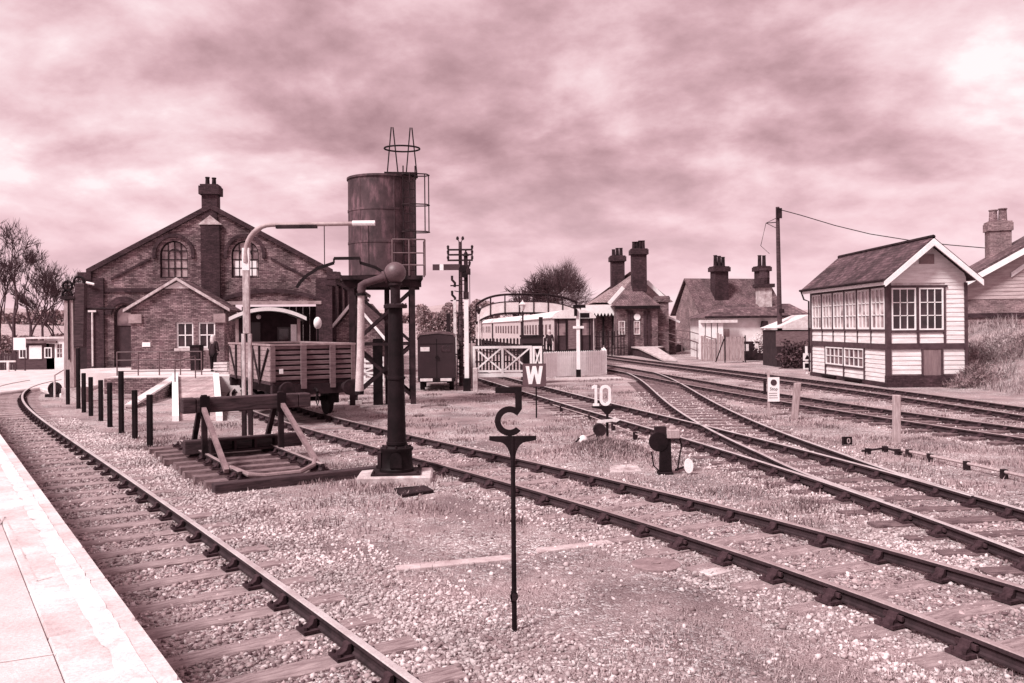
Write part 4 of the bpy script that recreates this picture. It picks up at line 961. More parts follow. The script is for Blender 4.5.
# ------------------------------------------------------------------ water column
org = G(397,480); org.z = 0; t = thing('water_column', 'tapered iron water column with a ball head and a pale hanging hose', 'water column', org, R(4))
mb = MB(); mb.box(-.66,.62,-.42,.5,-.1,.13); mb.build('plinth', concreted, t, bevel=.03)
mb = MB(); mb.box(-.42,.42,-.36,.36,.132,.165)
for x in (-.37,.37):
    for y in (-.31,.31): mb.cyl((x,y,.165),(x,y,.215),.026,n=6)
mb.build('base_plate', iron2, t)
mb = MB(); mb.lathe([(.30,.166),(.30,.21),(.275,.24),(.265,.5),(.285,.53),(.285,.57),(.24,.575),(.22,.6)], (0,0,0), 28); mb.prism(arched(-.0,.25,.2,.26), -.30, -.24, 'y'); mb.build('pedestal', iron, t, smooth=True)
mb = MB(); mb.box(-.325,-.262,-.12,.08,.22,.5); mb.build('access_cover', iron2, t)
mb = MB(); mb.lathe([(.165,.6),(.16,.8),(.122,2.95),(.122,2.99)], (0,0,0), 28); mb.build('shaft', iron, t, smooth=True)
for z in (.62, 1.75): r0 = .165-.043*(z-.6)/2.35; mb = MB(); mb.lathe([(r0-.005,z),(r0+.016,z+.008),(r0+.016,z+.05),(r0-.005,z+.058)], (0,0,0), 28); mb.build('shaft_band', iron, t, smooth=True)
mb = MB(); [mb.cyl((.235*math.cos(a),.235*math.sin(a),.575),(.235*math.cos(a),.235*math.sin(a),.615),.02,n=6) for a in np.linspace(0,2*math.pi,9)[:8]]; [mb.cyl((.18*math.cos(a),.18*math.sin(a),3.05),(.18*math.cos(a),.18*math.sin(a),3.08),.014,n=6) for a in np.linspace(0,2*math.pi,9)[:8]]; mb.build('flange_bolts', iron2, t)
mb = MB(); mb.lathe([(.19,2.992),(.205,3.0),(.205,3.05),(.15,3.07),(.085,3.08),(.085,3.38),(.12,3.39),(.12,3.43)], (0,0,0), 24); mb.build('collar', iron2, t, smooth=True)
mb = MB(); mb.ball((0,0,3.61), .19, 28, 18); mb.build('ball_head', mat('lit_iron_ball', .07, var=.4, scale=5, rough=.5, bump=.08, spec=.5), t, smooth=True)
mb = MB(); mb.tube([(-.13,0,3.55),(-.3,0,3.5),(-.52,0,3.43),(-.575,0,3.39),(-.585,0,3.3),(-.585,0,3.24)], [.085,.065,.065,.075,.075,.07], 14); mb.cyl((-.16,0,3.545),(-.2,0,3.53),.11,n=14); mb.build('spout_arm', mat('grey_iron_spout', .06, var=.4), t, smooth=True)
mb = MB(); mb.tube([(-.59,0,3.25),(-.6,.0,2.7),(-.61,.01,2.2),(-.63,.0,1.75),(-.635,0,1.52)], [.058,.062,.066,.07,.075], 14)
h_ = mb.build('hose', hosem, t, smooth=True)
mb = MB(); mb.lathe([(.09,3.215),(.09,3.255)], (-.588,0,0), 14); mb.lathe([(.078,1.50),(.078,1.56)], (-.635,0,0), 14); mb.build('hose_clamp', iron, h_)
slab('drain_grating', 'thin iron drain lid lying on the gravel at the foot of the water column', 'cover', [(394,491),(425,488),(434,493),(402,498)], .0, .05, iron2)
# ------------------------------------------------------------------ the C board in front
org = G(514.5,631); t = thing('speed_board', 'black iron C board on a thin post in the middle foreground', 'sign', org); k = org.y/850
Zc = lambda v: CZ-((v-328))/F*org.y
Xc = lambda u: (u-514.5)*k
mb = MB(); mb.cyl((0,0,-.1),(0,0,Zc(437)),.024,.02,10); mb.build('post', iron, t)
mb = MB(); mb.box(-.03,-.02,-.03,.03,.26,.34); mb.cyl((0,-.03,.3),(0,.03,.3),.035,n=8); mb.build('post_clip', iron2, t)
zt_ = Zc(436); 
br_ = [(Xc(491),zt_),(Xc(491),zt_-.035),(Xc(499),zt_-.05)]+[(Xc(514.5)-.022-.10*(1-math.sin(a)),zt_-.05-.15*(1-math.cos(a))) for a in np.linspace(.1,math.pi/2,7)]
br_ = br_+[(-x, z) for x, z in br_[::-1]]
mb = MB(); mb.prism(br_, -.012, .012, 'y'); mb.build('bracket', iron, t, bevel=.003)
cc = (Xc(511.5), Zc(421)); ro, ri = 14.8*k, 8.8*k
a = [(cc[0]+ro*math.cos(x), cc[1]+ro*math.sin(x)) for x in np.linspace(R(42),R(318),28)]; b_ = [(cc[0]+ri*math.cos(x), cc[1]+ri*math.sin(x)) for x in np.linspace(R(44),R(316),28)]
mb = MB(); mb.prism(a+b_[::-1], -.012, .012, 'y'); mb.build('letter_c', iron, t)
mb = MB(); mb.prism([(Xc(497.5),Zc(393)),(Xc(497.5),Zc(387)),(Xc(524),Zc(387)),(Xc(524),Zc(409)),(Xc(519),Zc(416)),(Xc(517.3),Zc(413)),(Xc(517.3),Zc(393))], -.011, .011, 'y'); mb.build('top_bar', iron, t)
# W board
org = G(536.5,418); t = thing('whistle_board', 'square whistle board with a white W on a thin post', 'sign', org); k = org.y/850
Zw = lambda v: CZ-((v-328)+(535-512)*RS)/F*org.y
mb = MB(); mb.cyl((0,.03,0),(0,.03,Zw(366)),.022,n=8); mb.build('post', iron, t)
mb = MB(); mb.box(-13.5*k,10*k,-.012,.012,Zw(386.5),Zw(363.5)); mb.build('board', mat('board_enamel', .075, var=.15, rough=.5), t)
mb = MB(); cx, z0, z1, hw2 = -1.8*k, Zw(384), Zw(366), 8.6*k
st = 3.5*k
def stroke(mb, p, q, w, y0, y1): mb.prism([(p[0]-w/2,p[1]),(p[0]+w/2,p[1]),(q[0]+w/2,q[1]),(q[0]-w/2,q[1])], y0, y1, 'y')
xs_ = [cx-hw2+st/2, cx-hw2*.47, cx, cx+hw2*.47, cx+hw2-st/2]; zs_ = [z1, z0, z1-.0, z0, z1]
for i in range(4): stroke(mb, (xs_[i],zs_[i]), (xs_[i+1],zs_[i+1]), st, -.02-.0005*i, -.0125)
mb.build('letter_w', white, t)
# 10 board
org = G(607.5,444); t = thing('speed_board', 'white cut out figures 10 on a black bracket and short post', 'sign', org); k = org.y/850
Zt = lambda v: CZ-((v-328)+(607-512)*RS)/F*org.y
X0 = lambda u: (u-607.5)*k
mb = MB(); mb.cyl((0,0,-.1),(0,0,Zt(411)),.03,n=8); mb.build('post', iron, t)
mb = MB(); mb.prism([(X0(592),Zt(406)),(X0(621),Zt(406)),(X0(621),Zt(407.5)),(X0(614),Zt(409)),(X0(609.5),Zt(414)),(X0(605.5),Zt(414)),(X0(601),Zt(409)),(X0(592),Zt(407.5))], -.02, .02, 'y'); mb.build('bracket', iron, t)
mb = MB(); mb.box(X0(595),X0(597.6),-.02,.02,Zt(403.5),Zt(385)); mb.box(X0(593.2),X0(599.5),-.0205,.0205,Zt(405.8),Zt(403.4)); mb.prism([(X0(592.3),Zt(386.3)),(X0(595),Zt(384.6)),(X0(595),Zt(388)),(X0(592.3),Zt(389))], -.0195, .0195, 'y'); mb.build('figure_one', white, t)
def rrect(cx, cz, w, h, r, n=6):
    o = []
    for sx, sz, a0 in ((1,1,0),(-1,1,90),(-1,-1,180),(1,-1,270)):
        for i in range(n+1):
            a = R(a0+90*i/n); o.append((cx+sx*(w-r)+r*math.cos(a), cz+sz*(h-r)+r*math.sin(a)))
    return o
c_ = (X0(605.8), Zt(395.3)); mb = MB(); mb.prism(rrect(c_[0],c_[1],5.6*k,10.4*k,5.4*k), -.02, .02, 'y', [rrect(c_[0],c_[1],2.9*k,7.3*k,2.8*k)]); mb.build('figure_nought', white, t)
mb = MB(); mb.prism([(X0(596.5),Zt(422)),(X0(598),Zt(420)),(X0(612),Zt(418.7)),(X0(616),Zt(417.5)),(X0(620.5),Zt(419.5)),(X0(616),Zt(422)),(X0(612),Zt(421.2)),(X0(598),Zt(423))], -.075, -.035, 'y'); mb.build('pointer_arm', offwhite, t)
# point lever on the little mound
org = G(592,446); org.z = float(height(org.x, org.y))-.02; t = thing('point_lever', 'hand point lever with a white painted weight on the grassy mound', 'point lever', org); k = org.y/850
mb = MB(); mb.box(-.05,.28,-.1,.14,0,.14); mb.box(.1,.24,-.06,.1,.14,.4); mb.cyl((.17,-.09,.36),(.17,.12,.36),.14,n=14); mb.build('lever_box', iron2, t)
mb = MB(); mb.lathe([(.02,0),(.16,.02),(.145,.08),(.1,.17),(.05,.22),(.02,.23)], (-.2,-.05,.02), 16); mb.build('weight', offwhite, t, smooth=True)
mb = MB(); mb.tube([(-.12,0,.2),(-.22,0,.42),(-.30,0,.62)],.022,8); mb.tube([(.1,0,.3),(-.05,-.02,.24),(-.2,-.05,.2)],.03,8); mb.build('handle', mat('bare_worn_iron', .25, var=.3, rough=.5), t)
mb = MB(); mb.beam((-.45,-.1,.02),(-.28,-.1,.2),.05,.03); mb.build('bar', iron2, t)
# dwarf signal
org = G(665,474); t = thing('dwarf_signal', 'black dwarf ground signal with a white lamp top and a small white disc', 'signal', org); k = org.y/850
mb = MB(); mb.box(-.13,.13,-.1,.12,-.05,.05); mb.prism([(-.10,.05),(.12,.05),(.10,.72),(-.08,.72)], -.05, .07, 'y'); mb.build('post', iron, t, bevel=.01)
mb = MB(); mb.cyl((-.12,-.06,.58),(-.12,-.02,.58),.17,.17,24); mb.cyl((-.12,-.02,.58),(-.12,.03,.58),.15,.1,24); mb.build('signal_disc', iron, t, smooth=True)
mb = MB(); mb.box(.03,.26,-.1,.12,.64,.80); mb.cyl((.145,.01,.8),(.145,.01,.86),.07,.05,12); mb.build('lamp_case', palewood, t, bevel=.015)
mb = MB(); mb.box(-.17,.03,-.02,.12,.68,.84); mb.build('lamp_bracket', iron2, t)
mb = MB(); mb.tube([(.26,.02,.68),(.30,.0,.5),(.26,0,.3),(.22,0,.05)],.016,6); mb.tube([(-.24,0,.4),(-.2,0,.15),(-.1,0,.05)],.014,6); mb.build('drive_rod', iron2, t)
mb = MB(); 
mb.lathe([(.001,-.01),(.13,-.01),(.13,.03),(.001,.03)], (0,0,0), 20); mb.v = [(.40+p[0]*.62, -.12+p[2], .16+p[1]*1.0) for p in mb.v]; mb.build('white_disc', white, t)
mb = MB(); mb.tube([(.4,-.08,.17),(.4,.1,.12),(.2,.1,.05)],.02,6); mb.build('disc_stay', iron2, t)
# stop notice
org = G(769,416); t = thing('stop_notice', 'white stop notice with a dark disc on a slim post', 'sign', org); k = org.y/850
Zs = lambda v: CZ-((v-328)+(770-512)*RS)/F*org.y
mb = MB(); mb.box(-.03,.03,.0,.05,-.05,Zs(371)); mb.build('post', palewood, t)
x0_, x1_ = -1*k, 10.5*k; mb = MB(); mb.box(x0_,x1_,-.025,-.003,Zs(401.5),Zs(377.2)); mb.build('board', white, t)
mb = MB(); mb.cyl((4.7*k,-.032,Zs(382.5)),(4.7*k,-.0255,Zs(382.5)),3.1*k,n=24); mb.build('disc', mat('notice_disc', .04, var=.1), t)
text_mesh('Stop', 4.3*k, .002, 'lettering', iron, t, Matrix.Translation((4.7*k,-.028,Zs(389)))@FACE)
mb = MB(); [mb.box(x0_+.03,x1_-.03-.05*random.random(),-.028,-.0255,Zs(393.2+2.3*i)-.008,Zs(393.2+2.3*i)+.008) for i in range(3)]; mb.build('small_print', steel, t)
mb = MB(); mb.box(-4.5*k,-1.6*k,.06,.09,Zs(394),Zs(381)); mb.build('back_plate', iron2, t)
# plain posts
def plain_post(ub, vb, ut, vt, w, label):
    b = G(ub, vb); z = CZ-((vt-328)+(ut-512)*RS)/F*b.y; xt = W(ut, vt, b.y).x-b.x
    mb = MB(); mb.add([(sx*w+(xt if zz else 0), sy*w*.8, (z if zz else -.1)) for zz in (0,1) for sx, sy in ((-1,-1),(1,-1),(1,1),(-1,1))], [(3,2,1,0),(4,5,6,7),(0,1,5,4),(1,2,6,5),(2,3,7,6),(3,0,4,7)])
    o = mb.build('marker_post', palewood if ub > 850 else greywood, bevel=.012); o.location = b; tag(o, label, 'post')
plain_post(794,420,797.5,383,.085,'leaning grey timber post in the dry grass right of the stop notice')
plain_post(896.5,443,896.5,395,.075,'upright pale timber post in the dry grass before the signal box')
b = G(845,446); t = thing('distance_plate', 'tiny dark plate with a white figure beside the rails', 'plate', b); mb = MB(); mb.box(-.03,.15,-.02,.03,.03,.2); mb.build('plate', iron, t); mb = MB(); mb.prism(rrect(.07,.115,.035,.055,.033), -.026, -.0205, 'y', [rrect(.07,.115,.018,.036,.017)]); mb.build('figure', greywood, t); mb = MB(); mb.box(-.06,-.035,-.03,.03,-.05,.2); mb.build('stake', iron2, t)
def rodding(name, label, pts_, r, z, m, stools=True):
    p = [G(u, v)+Vector((0,0,z)) for u, v in pts_]; t = thing(name, label, 'rodding', p[0])
    q = []
    for a, b in zip(p[:-1], p[1:]):
        for i in range(4): q.append(a.lerp(b, i/4))
    q.append(p[-1]); mb = MB(); mb.tube([x-p[0] for x in q], r, 6); mb.build('rod', m, t)
    if stools:
        for i in range(1, len(q), 3):
            mb = MB(); c = q[i]-p[0]; mb.box(c.x-.05,c.x+.05,c.y-.04,c.y+.04,-z-.02,c.z+.04); mb.build('stool', iron2, t)
rodding('point_rodding', 'pale point rodding running along the ground at the right edge', [(902,456),(930,462),(980,473),(1030,485)], .03, .12, palewood)
rodding('signal_wire_run', 'low signal wire on small iron stakes left of the gate track', [(553,409),(590,421),(622,434),(650,446)], .014, .14, palewood)
rodding('point_rodding', 'dark point rodding bent behind the little numbered plate', [(862,455),(885,452),(902,456)], .022, .08, iron2)
for uu, vv, lab in ((884,349.5,''),):
    pass
# ------------------------------------------------------------------ small lorry / horse box
org = G(437,391); t = thing('parked_van', 'small dark box van seen from behind beside the water tower', 'van', org, R(4))
mb = MB(); a = [(.8,.5),(.8,2.28),(.74,2.38),(.5,2.44),(0,2.47),(-.5,2.44),(-.74,2.38),(-.8,2.28),(-.8,.5)]
mb.prism(a, 0, 3.2, 'y'); mb.build('body', bodydark, t, bevel=.03)
mb = MB(); mb.prism([(.83,2.26),(.76,2.41),(.5,2.475),(0,2.505),(-.5,2.475),(-.76,2.41),(-.83,2.26),(-.78,2.25),(-.7,2.36),(0,2.43),(.7,2.36),(.78,2.25)], -.03, 3.2, 'y'); mb.build('roof', steel, t)
mb = MB(); mb.box(-.012,.012,-.012,-.003,.55,2.2); mb.box(-.7,.7,-.014,-.003,1.98,2.0); mb.build('door_seam', iron, t)
mb = MB(); mb.box(-.68,-.3,-.02,-.003,1.68,1.86); mb.build('notice', offwhite, t)
mb = MB(); mb.box(.2,.6,-.02,-.003,1.66,1.92); mb.build('rear_window', glass, t)
mb = MB(); mb.cyl((.02,-.06,1.42),(.02,-.003,1.42),.08,n=12); mb.build('handle', iron, t)
mb = MB(); mb.box(-.78,.78,-.08,-.015,.40,.56); bu = mb.build('bumper', iron2, t)
mb = MB(); mb.box(-.7,-.18,-.09,-.0815,.42,.54); mb.build('number_plate', offwhite, bu); mb = MB(); mb.box(.15,.62,-.09,-.0815,.42,.54); mb.build('number_plate', offwhite, bu)
for x in (-.62,.62):
    for y in (.55, 2.6):
        mb = MB(); mb.lathe([(.1,-.1),(.3,-.1),(.34,-.06),(.34,.06),(.3,.1),(.1,.1)], (0,0,0), 20); mb.v = [(x+p[2], y+p[0], .34+p[1]) for p in mb.v]; mb.build('wheel', iron, t, smooth=True)
mb = MB(); mb.box(-.6,.6,.1,3.0,.36,.5); mb.build('chassis', iron, t)
mb = MB(); mb.box(.86,.98,.4,.46,1.3,1.75); mb.box(.8,.86,.42,.44,1.5,1.55); mb.build('wing_mirror', iron, t)
mb = MB(); mb.prism([(-.75,.5),(.75,.5),(.75,2.0),(.6,2.1),(-.6,2.1),(-.75,2.0)], 3.21, 4.6, 'y'); mb.build('cab', bodydark, t)
t = thing('dark_post', 'short dark post standing just behind the box van', 'post', (W(449,385,41).x,41,0)); mb = MB(); mb.box(-.09,.09,-.09,.09,0,3.35); mb.build('shaft', iron2, t)
# ------------------------------------------------------------------ telegraph pole and semaphore
org = Vector((W(461.5,388,39).x,39,0)); t = thing('telegraph_pole', 'dark telegraph pole with four crossarms of insulators behind the semaphore', 'telegraph pole', org); zt_ = W(462,242,39).z
mb = MB(); mb.cyl((0,0,0),(0,0,zt_),.115,.08,10); mb.build('pole', oldwood, t)
for k, v in enumerate((250,255,260.5,266)):
    z = W(462,v,39).z; wd = (.58,.58,.58,.46)[k]; mb = MB(); mb.box(-wd-(.0 if k<3 else -.25),wd,-.17,-.11,z-.04,z+.04); ca = mb.build('crossarm', iron2, t)
    for x in (-wd+.03,wd-.03):
        if k == 3 and x < 0: continue
        i_ = MB(); i_.lathe([(.035,0),(.06,.03),(.05,.08),(.07,.1),(.045,.15),(.02,.17)], (x,-.14,z+.04), 10); i_.build('insulator', iron2, ca)
for x in (-.12,.12): mb = MB(); mb.lathe([(.05,0),(.07,.04),(.05,.14),(.02,.16)], (x,0,zt_+.1), 10); mb.tube([(0,0,zt_-.05),(x,0,zt_+.12)],.02,5); mb.build('top_insulator', iron2, t)
mb = MB()
for k in range(10): mb.tube([(-.02,-.12,.8+k*.5),((-1)**k*.28,-.14,.85+k*.5)],.02,5)
mb.build('climbing_step', iron2, t)
org = G(467,391); t = thing('semaphore_signal', 'semaphore signal on a white and dark post with one arm pointing left', 'signal', org); Yq = org.y; q = Yq/850
z_ = lambda v: CZ-((v-328)-45*RS)/F*Yq
mb = MB(); mb.box(-.09,.09,-.09,.09,z_(378),z_(299)); mb.build('white_post', white, t)
mb = MB(); mb.box(-.15,.15,-.15,.15,0,z_(378)-.003); mb.build('post_foot', iron, t)
mb = MB(); mb.box(-.11,.11,-.11,.11,z_(299)+.003,z_(292)); mb.box(-.08,.08,-.08,.08,z_(292),z_(256)); mb.lathe([(.14,0),(.1,.08),(.03,.2),(.05,.26),(.01,.3)], (0,0,z_(256)), 10); mb.build('post_head', iron2, t)
xa, xb = W(433,267,Yq).x-org.x, -.25
mb = MB(); mb.box(xa,xb,-.18,-.15,z_(270.3),z_(264.3)); ar = mb.build('arm', mat('arm_enamel', .045, var=.2, rough=.5), t)
mb = MB(); xs0 = W(440,267,Yq).x-org.x; mb.box(xs0,xs0+.16,-.186,-.1805,z_(270.3),z_(264.3)); mb.build('arm_stripe', white, ar)
mb = MB(); mb.cyl((-.12,-.19,z_(269)),(-.12,-.14,z_(269)),.16,n=14); mb.cyl((-.05,-.19,z_(275)),(-.05,-.14,z_(275)),.13,n=14); mb.build('spectacle', iron, ar)
mb = MB(); mb.box(.02,.2,-.3,-.12,z_(275),z_(269)); mb.cyl((.11,-.2,z_(269)),(.11,-.2,z_(267)),.05,n=8); mb.build('lamp', iron2, t)
mb = MB()
for s in (-.16,.16): mb.tube([(s-.28,.2,0),(s-.1,.15,z_(262))],.022,5)
for k in range(17): zz = .3+k*.3; f_ = zz/z_(262); mb.tube([(-.44+.18*f_,.2-.05*f_,zz),(-.12+.18*f_,.2-.05*f_,zz)],.015,5)
mb.build('ladder', iron2, t)
mb = MB(); mb.tube([(.16,-.1,.3),(.16,-.1,z_(275))],.015,5); mb.build('signal_wire', iron2, t)
t = thing('lattice_post', 'slim white post with iron brackets and a lamp left of the telegraph pole', 'post', (W(455.5,385,41).x,41,0))
mb = MB(); mb.box(-.07,.07,-.07,.07,0,W(455,300,41).z); mb.build('shaft', offwhite, t)
for v in (300,285): z = W(455,v,41).z; mb = MB(); mb.tube([(0,0,z-.1),(.02,0,z+.1),(-.12,0,z+.25),(-.12,0,z+.45)],.06,8); mb.box(-.2,.2,-.05,.05,z-.06,z); mb.build('bracket', iron2, t)
# ------------------------------------------------------------------ white lattice crossing gate, cabinet, picket fence
def lattice_gate(name, label, loc, rz, Wd, z0, z1, bays, group=None, th=.07):
    t = thing(name, label, 'gate', loc, rz, group)
    mb = MB(); mb.box(0,Wd,-.05,.05,z1-.11,z1); mb.box(0,Wd,-.05,.05,z0,z0+.16); mb.box(0,Wd,-.045,.045,z0+.22,z0+.30)
    for k in range(bays+1): x = Wd*k/bays; mb.box(x-.05,x+.05,-.052,.052,z0+.003,z1-.003)
    mb.build('frame', white, t)
    mb = MB(); 
    for k in range(bays):
        a, b = Wd*k/bays, Wd*(k+1)/bays
        mb.beam((a,-.03,z0+.25),(b,-.03,z1-.05),.03,th); mb.beam((a,.03,z1-.05),(b,.03,z0+.25),.03,th)
    mb.build('diagonal', white, t)
    return t
Yg = 37.6; xl, xr = W(474,365,Yg).x, W(531,365,Yg).x; zb_, zt_ = W(500,377,Yg).z, W(500,346,Yg).z
lattice_gate('crossing_gate', 'wide white lattice crossing gate with crossed diagonals over the track', (xl,Yg,0), 0, xr-xl, zb_, zt_, 2)
lattice_gate('crossing_gate', 'short white gate leaf with one raking brace behind the W board', (xr+.12,Yg,0), 0, W(541,365,Yg).x-xr-.12, zb_+.1, zt_-.02, 1)
for u, lab in ((471.5,'grey timber gate post at the left end of the wide lattice gate'),):
    p = W(u,380,Yg); mb = MB(); mb.box(-.16,.16,-.16,.16,0,zt_+.12); o = mb.build('gate_post', white if u > 500 else greywood, bevel=.02); o.location = (p.x, Yg+.25, 0); tag(o, lab, 'post')
t = thing('apparatus_cabinet', 'dark square apparatus cabinet standing behind the short gate leaf', 'cabinet', (W(533,380,40).x,40,0))
mb = MB(); mb.box(-.55,.5,0,.8,0,W(533,337,40).z); mb.build('cabinet_body', bodydark, t); mb = MB(); mb.box(-.6,.55,-.05,.85,W(533,337,40).z+.002,W(533,335.5,40).z+.02); mb.build('roof', iron2, t)
mb = MB(); mb.box(-.46,.42,-.02,-.003,.4,1.9); mb.build('door', iron, t)
p = G(475.5,392); mb = MB(); mb.box(-.1,.1,-.08,.08,0,1.0); o = mb.build('bollard', concreted, bevel=.02); o.location = p; tag(o, 'short concrete bollard in front of the left gate post', 'bollard')
def picket(name, label, p, q, h, gap=.13, w=.105, m=white, group=None, cap=True):
    p, q = Vector((p[0],p[1],0)), Vector((q[0],q[1],0)); L_ = (q-p).length; d = (q-p).normalized(); t = thing(name, label, 'fence', p, math.atan2(d.y, d.x), group); n = int(L_/gap)
    mb = MB()
    for k in range(n+1):
        x = k*gap; mb.prism([(x-w/2,.06),(x+w/2,.06),(x+w/2,h-.06),(x,h),(x-w/2,h-.06)], -.012, .012, 'y')
    mb.build('pickets', m, t); mb = MB(); mb.box(0,L_,.0125,.05,h*.3,h*.3+.08); mb.box(0,L_,.0125,.05,h*.75,h*.75+.08); mb.build('rails', m, t)
    for k in range(int(L_/2)+1): mb = MB(); mb.box(k*2-.05,k*2+.05,.051,.15,0,h*.97); mb.build('post', m, t)
pa, pb, pc = G(543,373.5), G(557,377.5), G(606.5,375)
pa = Vector((W(543,370,44).x,44,0))
picket('picket_fence', 'white picket fence panel turning back left of the ten board', pa, pb, 1.38)
picket('picket_fence', 'white picket fence facing the tracks behind the ten board', pb, pc, 1.38)
picket('picket_fence', 'white picket fence returning behind the facing fence at its right end', pc, (pc.x+.6, pc.y+7), 1.38)
mb = MB(); p = G(590,379.5); mb.box(-1.75,1.55,-.15,.15,-.02,.10); o = mb.build('edging_kerb', concrete); o.location = p; tag(o, 'pale concrete kerb lying before the white picket fence', 'kerb')
hgt = lambda u, v, Y: W(u, v, Y).z
t = thing('white_signal_post', 'tall white timber post with a crosspiece in front of the picket fence', 'post', G(578.5,377)); Yp = G(578.5,377).y
mb = MB(); mb.box(-.09,.09,-.09,.09,.4,hgt(578,308,Yp)); mb.build('shaft', white, t); mb = MB(); mb.box(-.12,.12,-.12,.12,0,.398); mb.build('foot', iron, t)
mb = MB(); mb.box(-.28,.3,-.13,-.095,hgt(578,328.5,Yp),hgt(578,326,Yp)); mb.build('crosspiece', white, t)
mb = MB(); mb.box(-.25,.4,-.12,.12,hgt(578,308,Yp)+.003,hgt(578,306,Yp)+.06); mb.box(-.2,-.05,-.2,.1,hgt(578,316,Yp),hgt(578,309,Yp)); mb.box(.1,.6,-.16,-.1,hgt(578,318,Yp),hgt(578,313,Yp)); mb.build('arm_fittings', iron, t)
tg_ = (W(345,390,38).x,38.0)
lattice_gate('yard_gate', 'white railed yard gate seen through the water tower legs', (tg_[0],38.0,0), R(3), 1.5, .15, 1.05, 1)
t = thing('yard_fence', 'white post and rail fence seen behind the water tower legs', 'fence', (W(346,392,39.5).x,39.5,0)); 
mb = MB(); [mb.box(0,1.7,-.02,.02,z-.05,z+.05) for z in (.3,.6,.9,1.15)]; mb.build('rails', white, t)
for x in (0,.85,1.7): mb = MB(); mb.box(x-.06,x+.06,.021,.13,0,1.35); mb.build('post', white, t)
# brick hut behind the water tower with white barge boards
t = thing('brick_hut', 'brick hut with steep white bargeboards behind the water tower', 'hut', (W(355,372,48).x,48,0), R(-2))
mb = MB(); hh = 1.55; mb.prism([(-hh,0),(hh,0),(hh,2.15),(0,4.0),(-hh,2.15)], 0, 5, 'y'); mb.build('wall', brickm, t)
gable_roof(t, hh, 2.25, 4.1, -.3, 5.2, .35, .12, tile)
for s in (-1,1):
    mb = MB(); mb.prism([(s*2.0,1.72),(0,4.1),(0,4.32),(s*2.0,1.94)], -.38, -.305, 'y'); mb.build('bargeboard', white, t)
window(t, -.3, .8, .8, 1.1, -.07, 2, 2, offwhite, glass, d=.066)
# ------------------------------------------------------------------ station: coaches, footbridge, building, platform
def coach(p, q, label, end_dark=True):
    p, q = Vector((p[0],p[1],0)), Vector((q[0],q[1],0)); d = (q-p).normalized(); L_ = (q-p).length
    t = thing('railway_coach', label, 'coach', p, math.atan2(-d.x, d.y), 'coaches in the platform'); h = 1.38
    mb = MB(); mb.box(-h,-h+.06,.0,L_,1.1,3.25); mb.box(h-.06,h,0,L_,1.1,3.25); mb.box(-h+.062,h-.062,L_-.08,L_-.02,1.1,3.3); mb.build('side', coachside, t)
    mb = MB(); mb.box(-h+.065,h-.065,0.02,.12,1.1,3.3); e = mb.build('end', coachdark, t)
    for x in (-.85,.85): mb = MB(); mb.box(x-.28,x+.28,-.02,.017,2.1,2.9); mb.build('end_window', glassl, e)
    mb = MB(); mb.box(-.38,.38,-.03,.017,1.2,3.1); mb.build('gangway_door', wagonp, e)
    for x in (-1.05,-.52,.52,1.05): mb = MB(); mb.box(x-.03,x+.03,-.05,-.021,1.1,3.2); mb.build('end_rib', iron, e)
    a = [(x,3.3+.55*math.sqrt(max(0,1-(x/1.5)**2))) for x in np.linspace(-1.5,1.5,18)]
    mb = MB(); mb.prism([(-1.45,3.24)]+a+[(1.45,3.24)], -.1, L_, 'y'); mb.build('roof', coachroof, t)
    mb = MB(); mb.box(-1.3,1.3,.1,L_-.1,.75,1.09); mb.build('underframe', iron, t)
    for k in range(int(L_/2)-1):
        mb = MB(); mb.box(-h-.02,-h-.003,1.2+k*2,2.2+k*2,2.1,2.85); mb.build('window', glassl, t); mb = MB(); mb.box(h+.003,h+.02,1.2+k*2,2.2+k*2,2.1,2.85); mb.build('window', glassl, t)
    for y in (2.0, L_-2.0):
        mb = MB(); mb.box(-1.1,1.1,y-1.4,y+1.4,.3,.74)
        for s in (-1,1):
            for dy in (-1,1): mb.cyl((s*.72,y+dy,.64),(s*.84,y+dy,.64),.45,n=16)
        mb.build('bogie', iron, t)
    return t
cp = [(W(574,345,57).x,57), (W(535,340,79).x,79), (W(503,335,101).x,101), (W(484,332,125).x,125)]
cl = ['nearest railway coach with a dark ribbed end standing behind the picket fence','second railway coach with a pale roof behind the lamp post','third railway coach farthest along under the footbridge']
for i in range(3):
    a, b = Vector(cp[i]), Vector(cp[i+1]); d = (b-a).normalized()*1.8
    coach(a if i == 0 else a, b-d, cl[i])
t = thing('footbridge', 'arched iron footbridge with pale solid sides crossing the station', 'footbridge', (W(525,330,112).x,112,0)); kb = 112/850
def fb(u, v): w = W(u, v, 112); return (w.x-W(525,330,112).x, w.z)
arcpt = lambda u: 293.5+(9.5*((527-u)/50)**4 if u < 527 else 8*((u-527)/50)**3)
us = np.linspace(476,577,22)
topl = [fb(u, arcpt(u)) for u in us]; 
sh = lambda dv: [fb(u, arcpt(u)+dv) for u in us]
for yy, nm in ((0,1),(2.0,0)):
    mb = MB(); a, b_ = sh(8), sh(18.5+0); mb.prism(a+b_[::-1], yy, yy+.08, 'y'); mb.build('side_panel', concrete, t)
    mb = MB(); mb.tube([(x,yy,z) for x, z in sh(.5)],.12,6); mb.tube([(x,yy,z) for x, z in sh(8)],.07,6); mb.build('handrail', iron2, t)
    for u in us[::3]: mb = MB(); a, b_ = fb(u, arcpt(u)), fb(u, arcpt(u)+20); mb.tube([(a[0],yy-.06,a[1]),(b_[0],yy-.06,b_[1])],.08,5); mb.build('post', iron2, t)
mb = MB(); a, b_ = sh(18.6), sh(20.5); mb.prism(a+b_[::-1], 0, 2.08, 'y'); mb.build('deck', iron2, t)
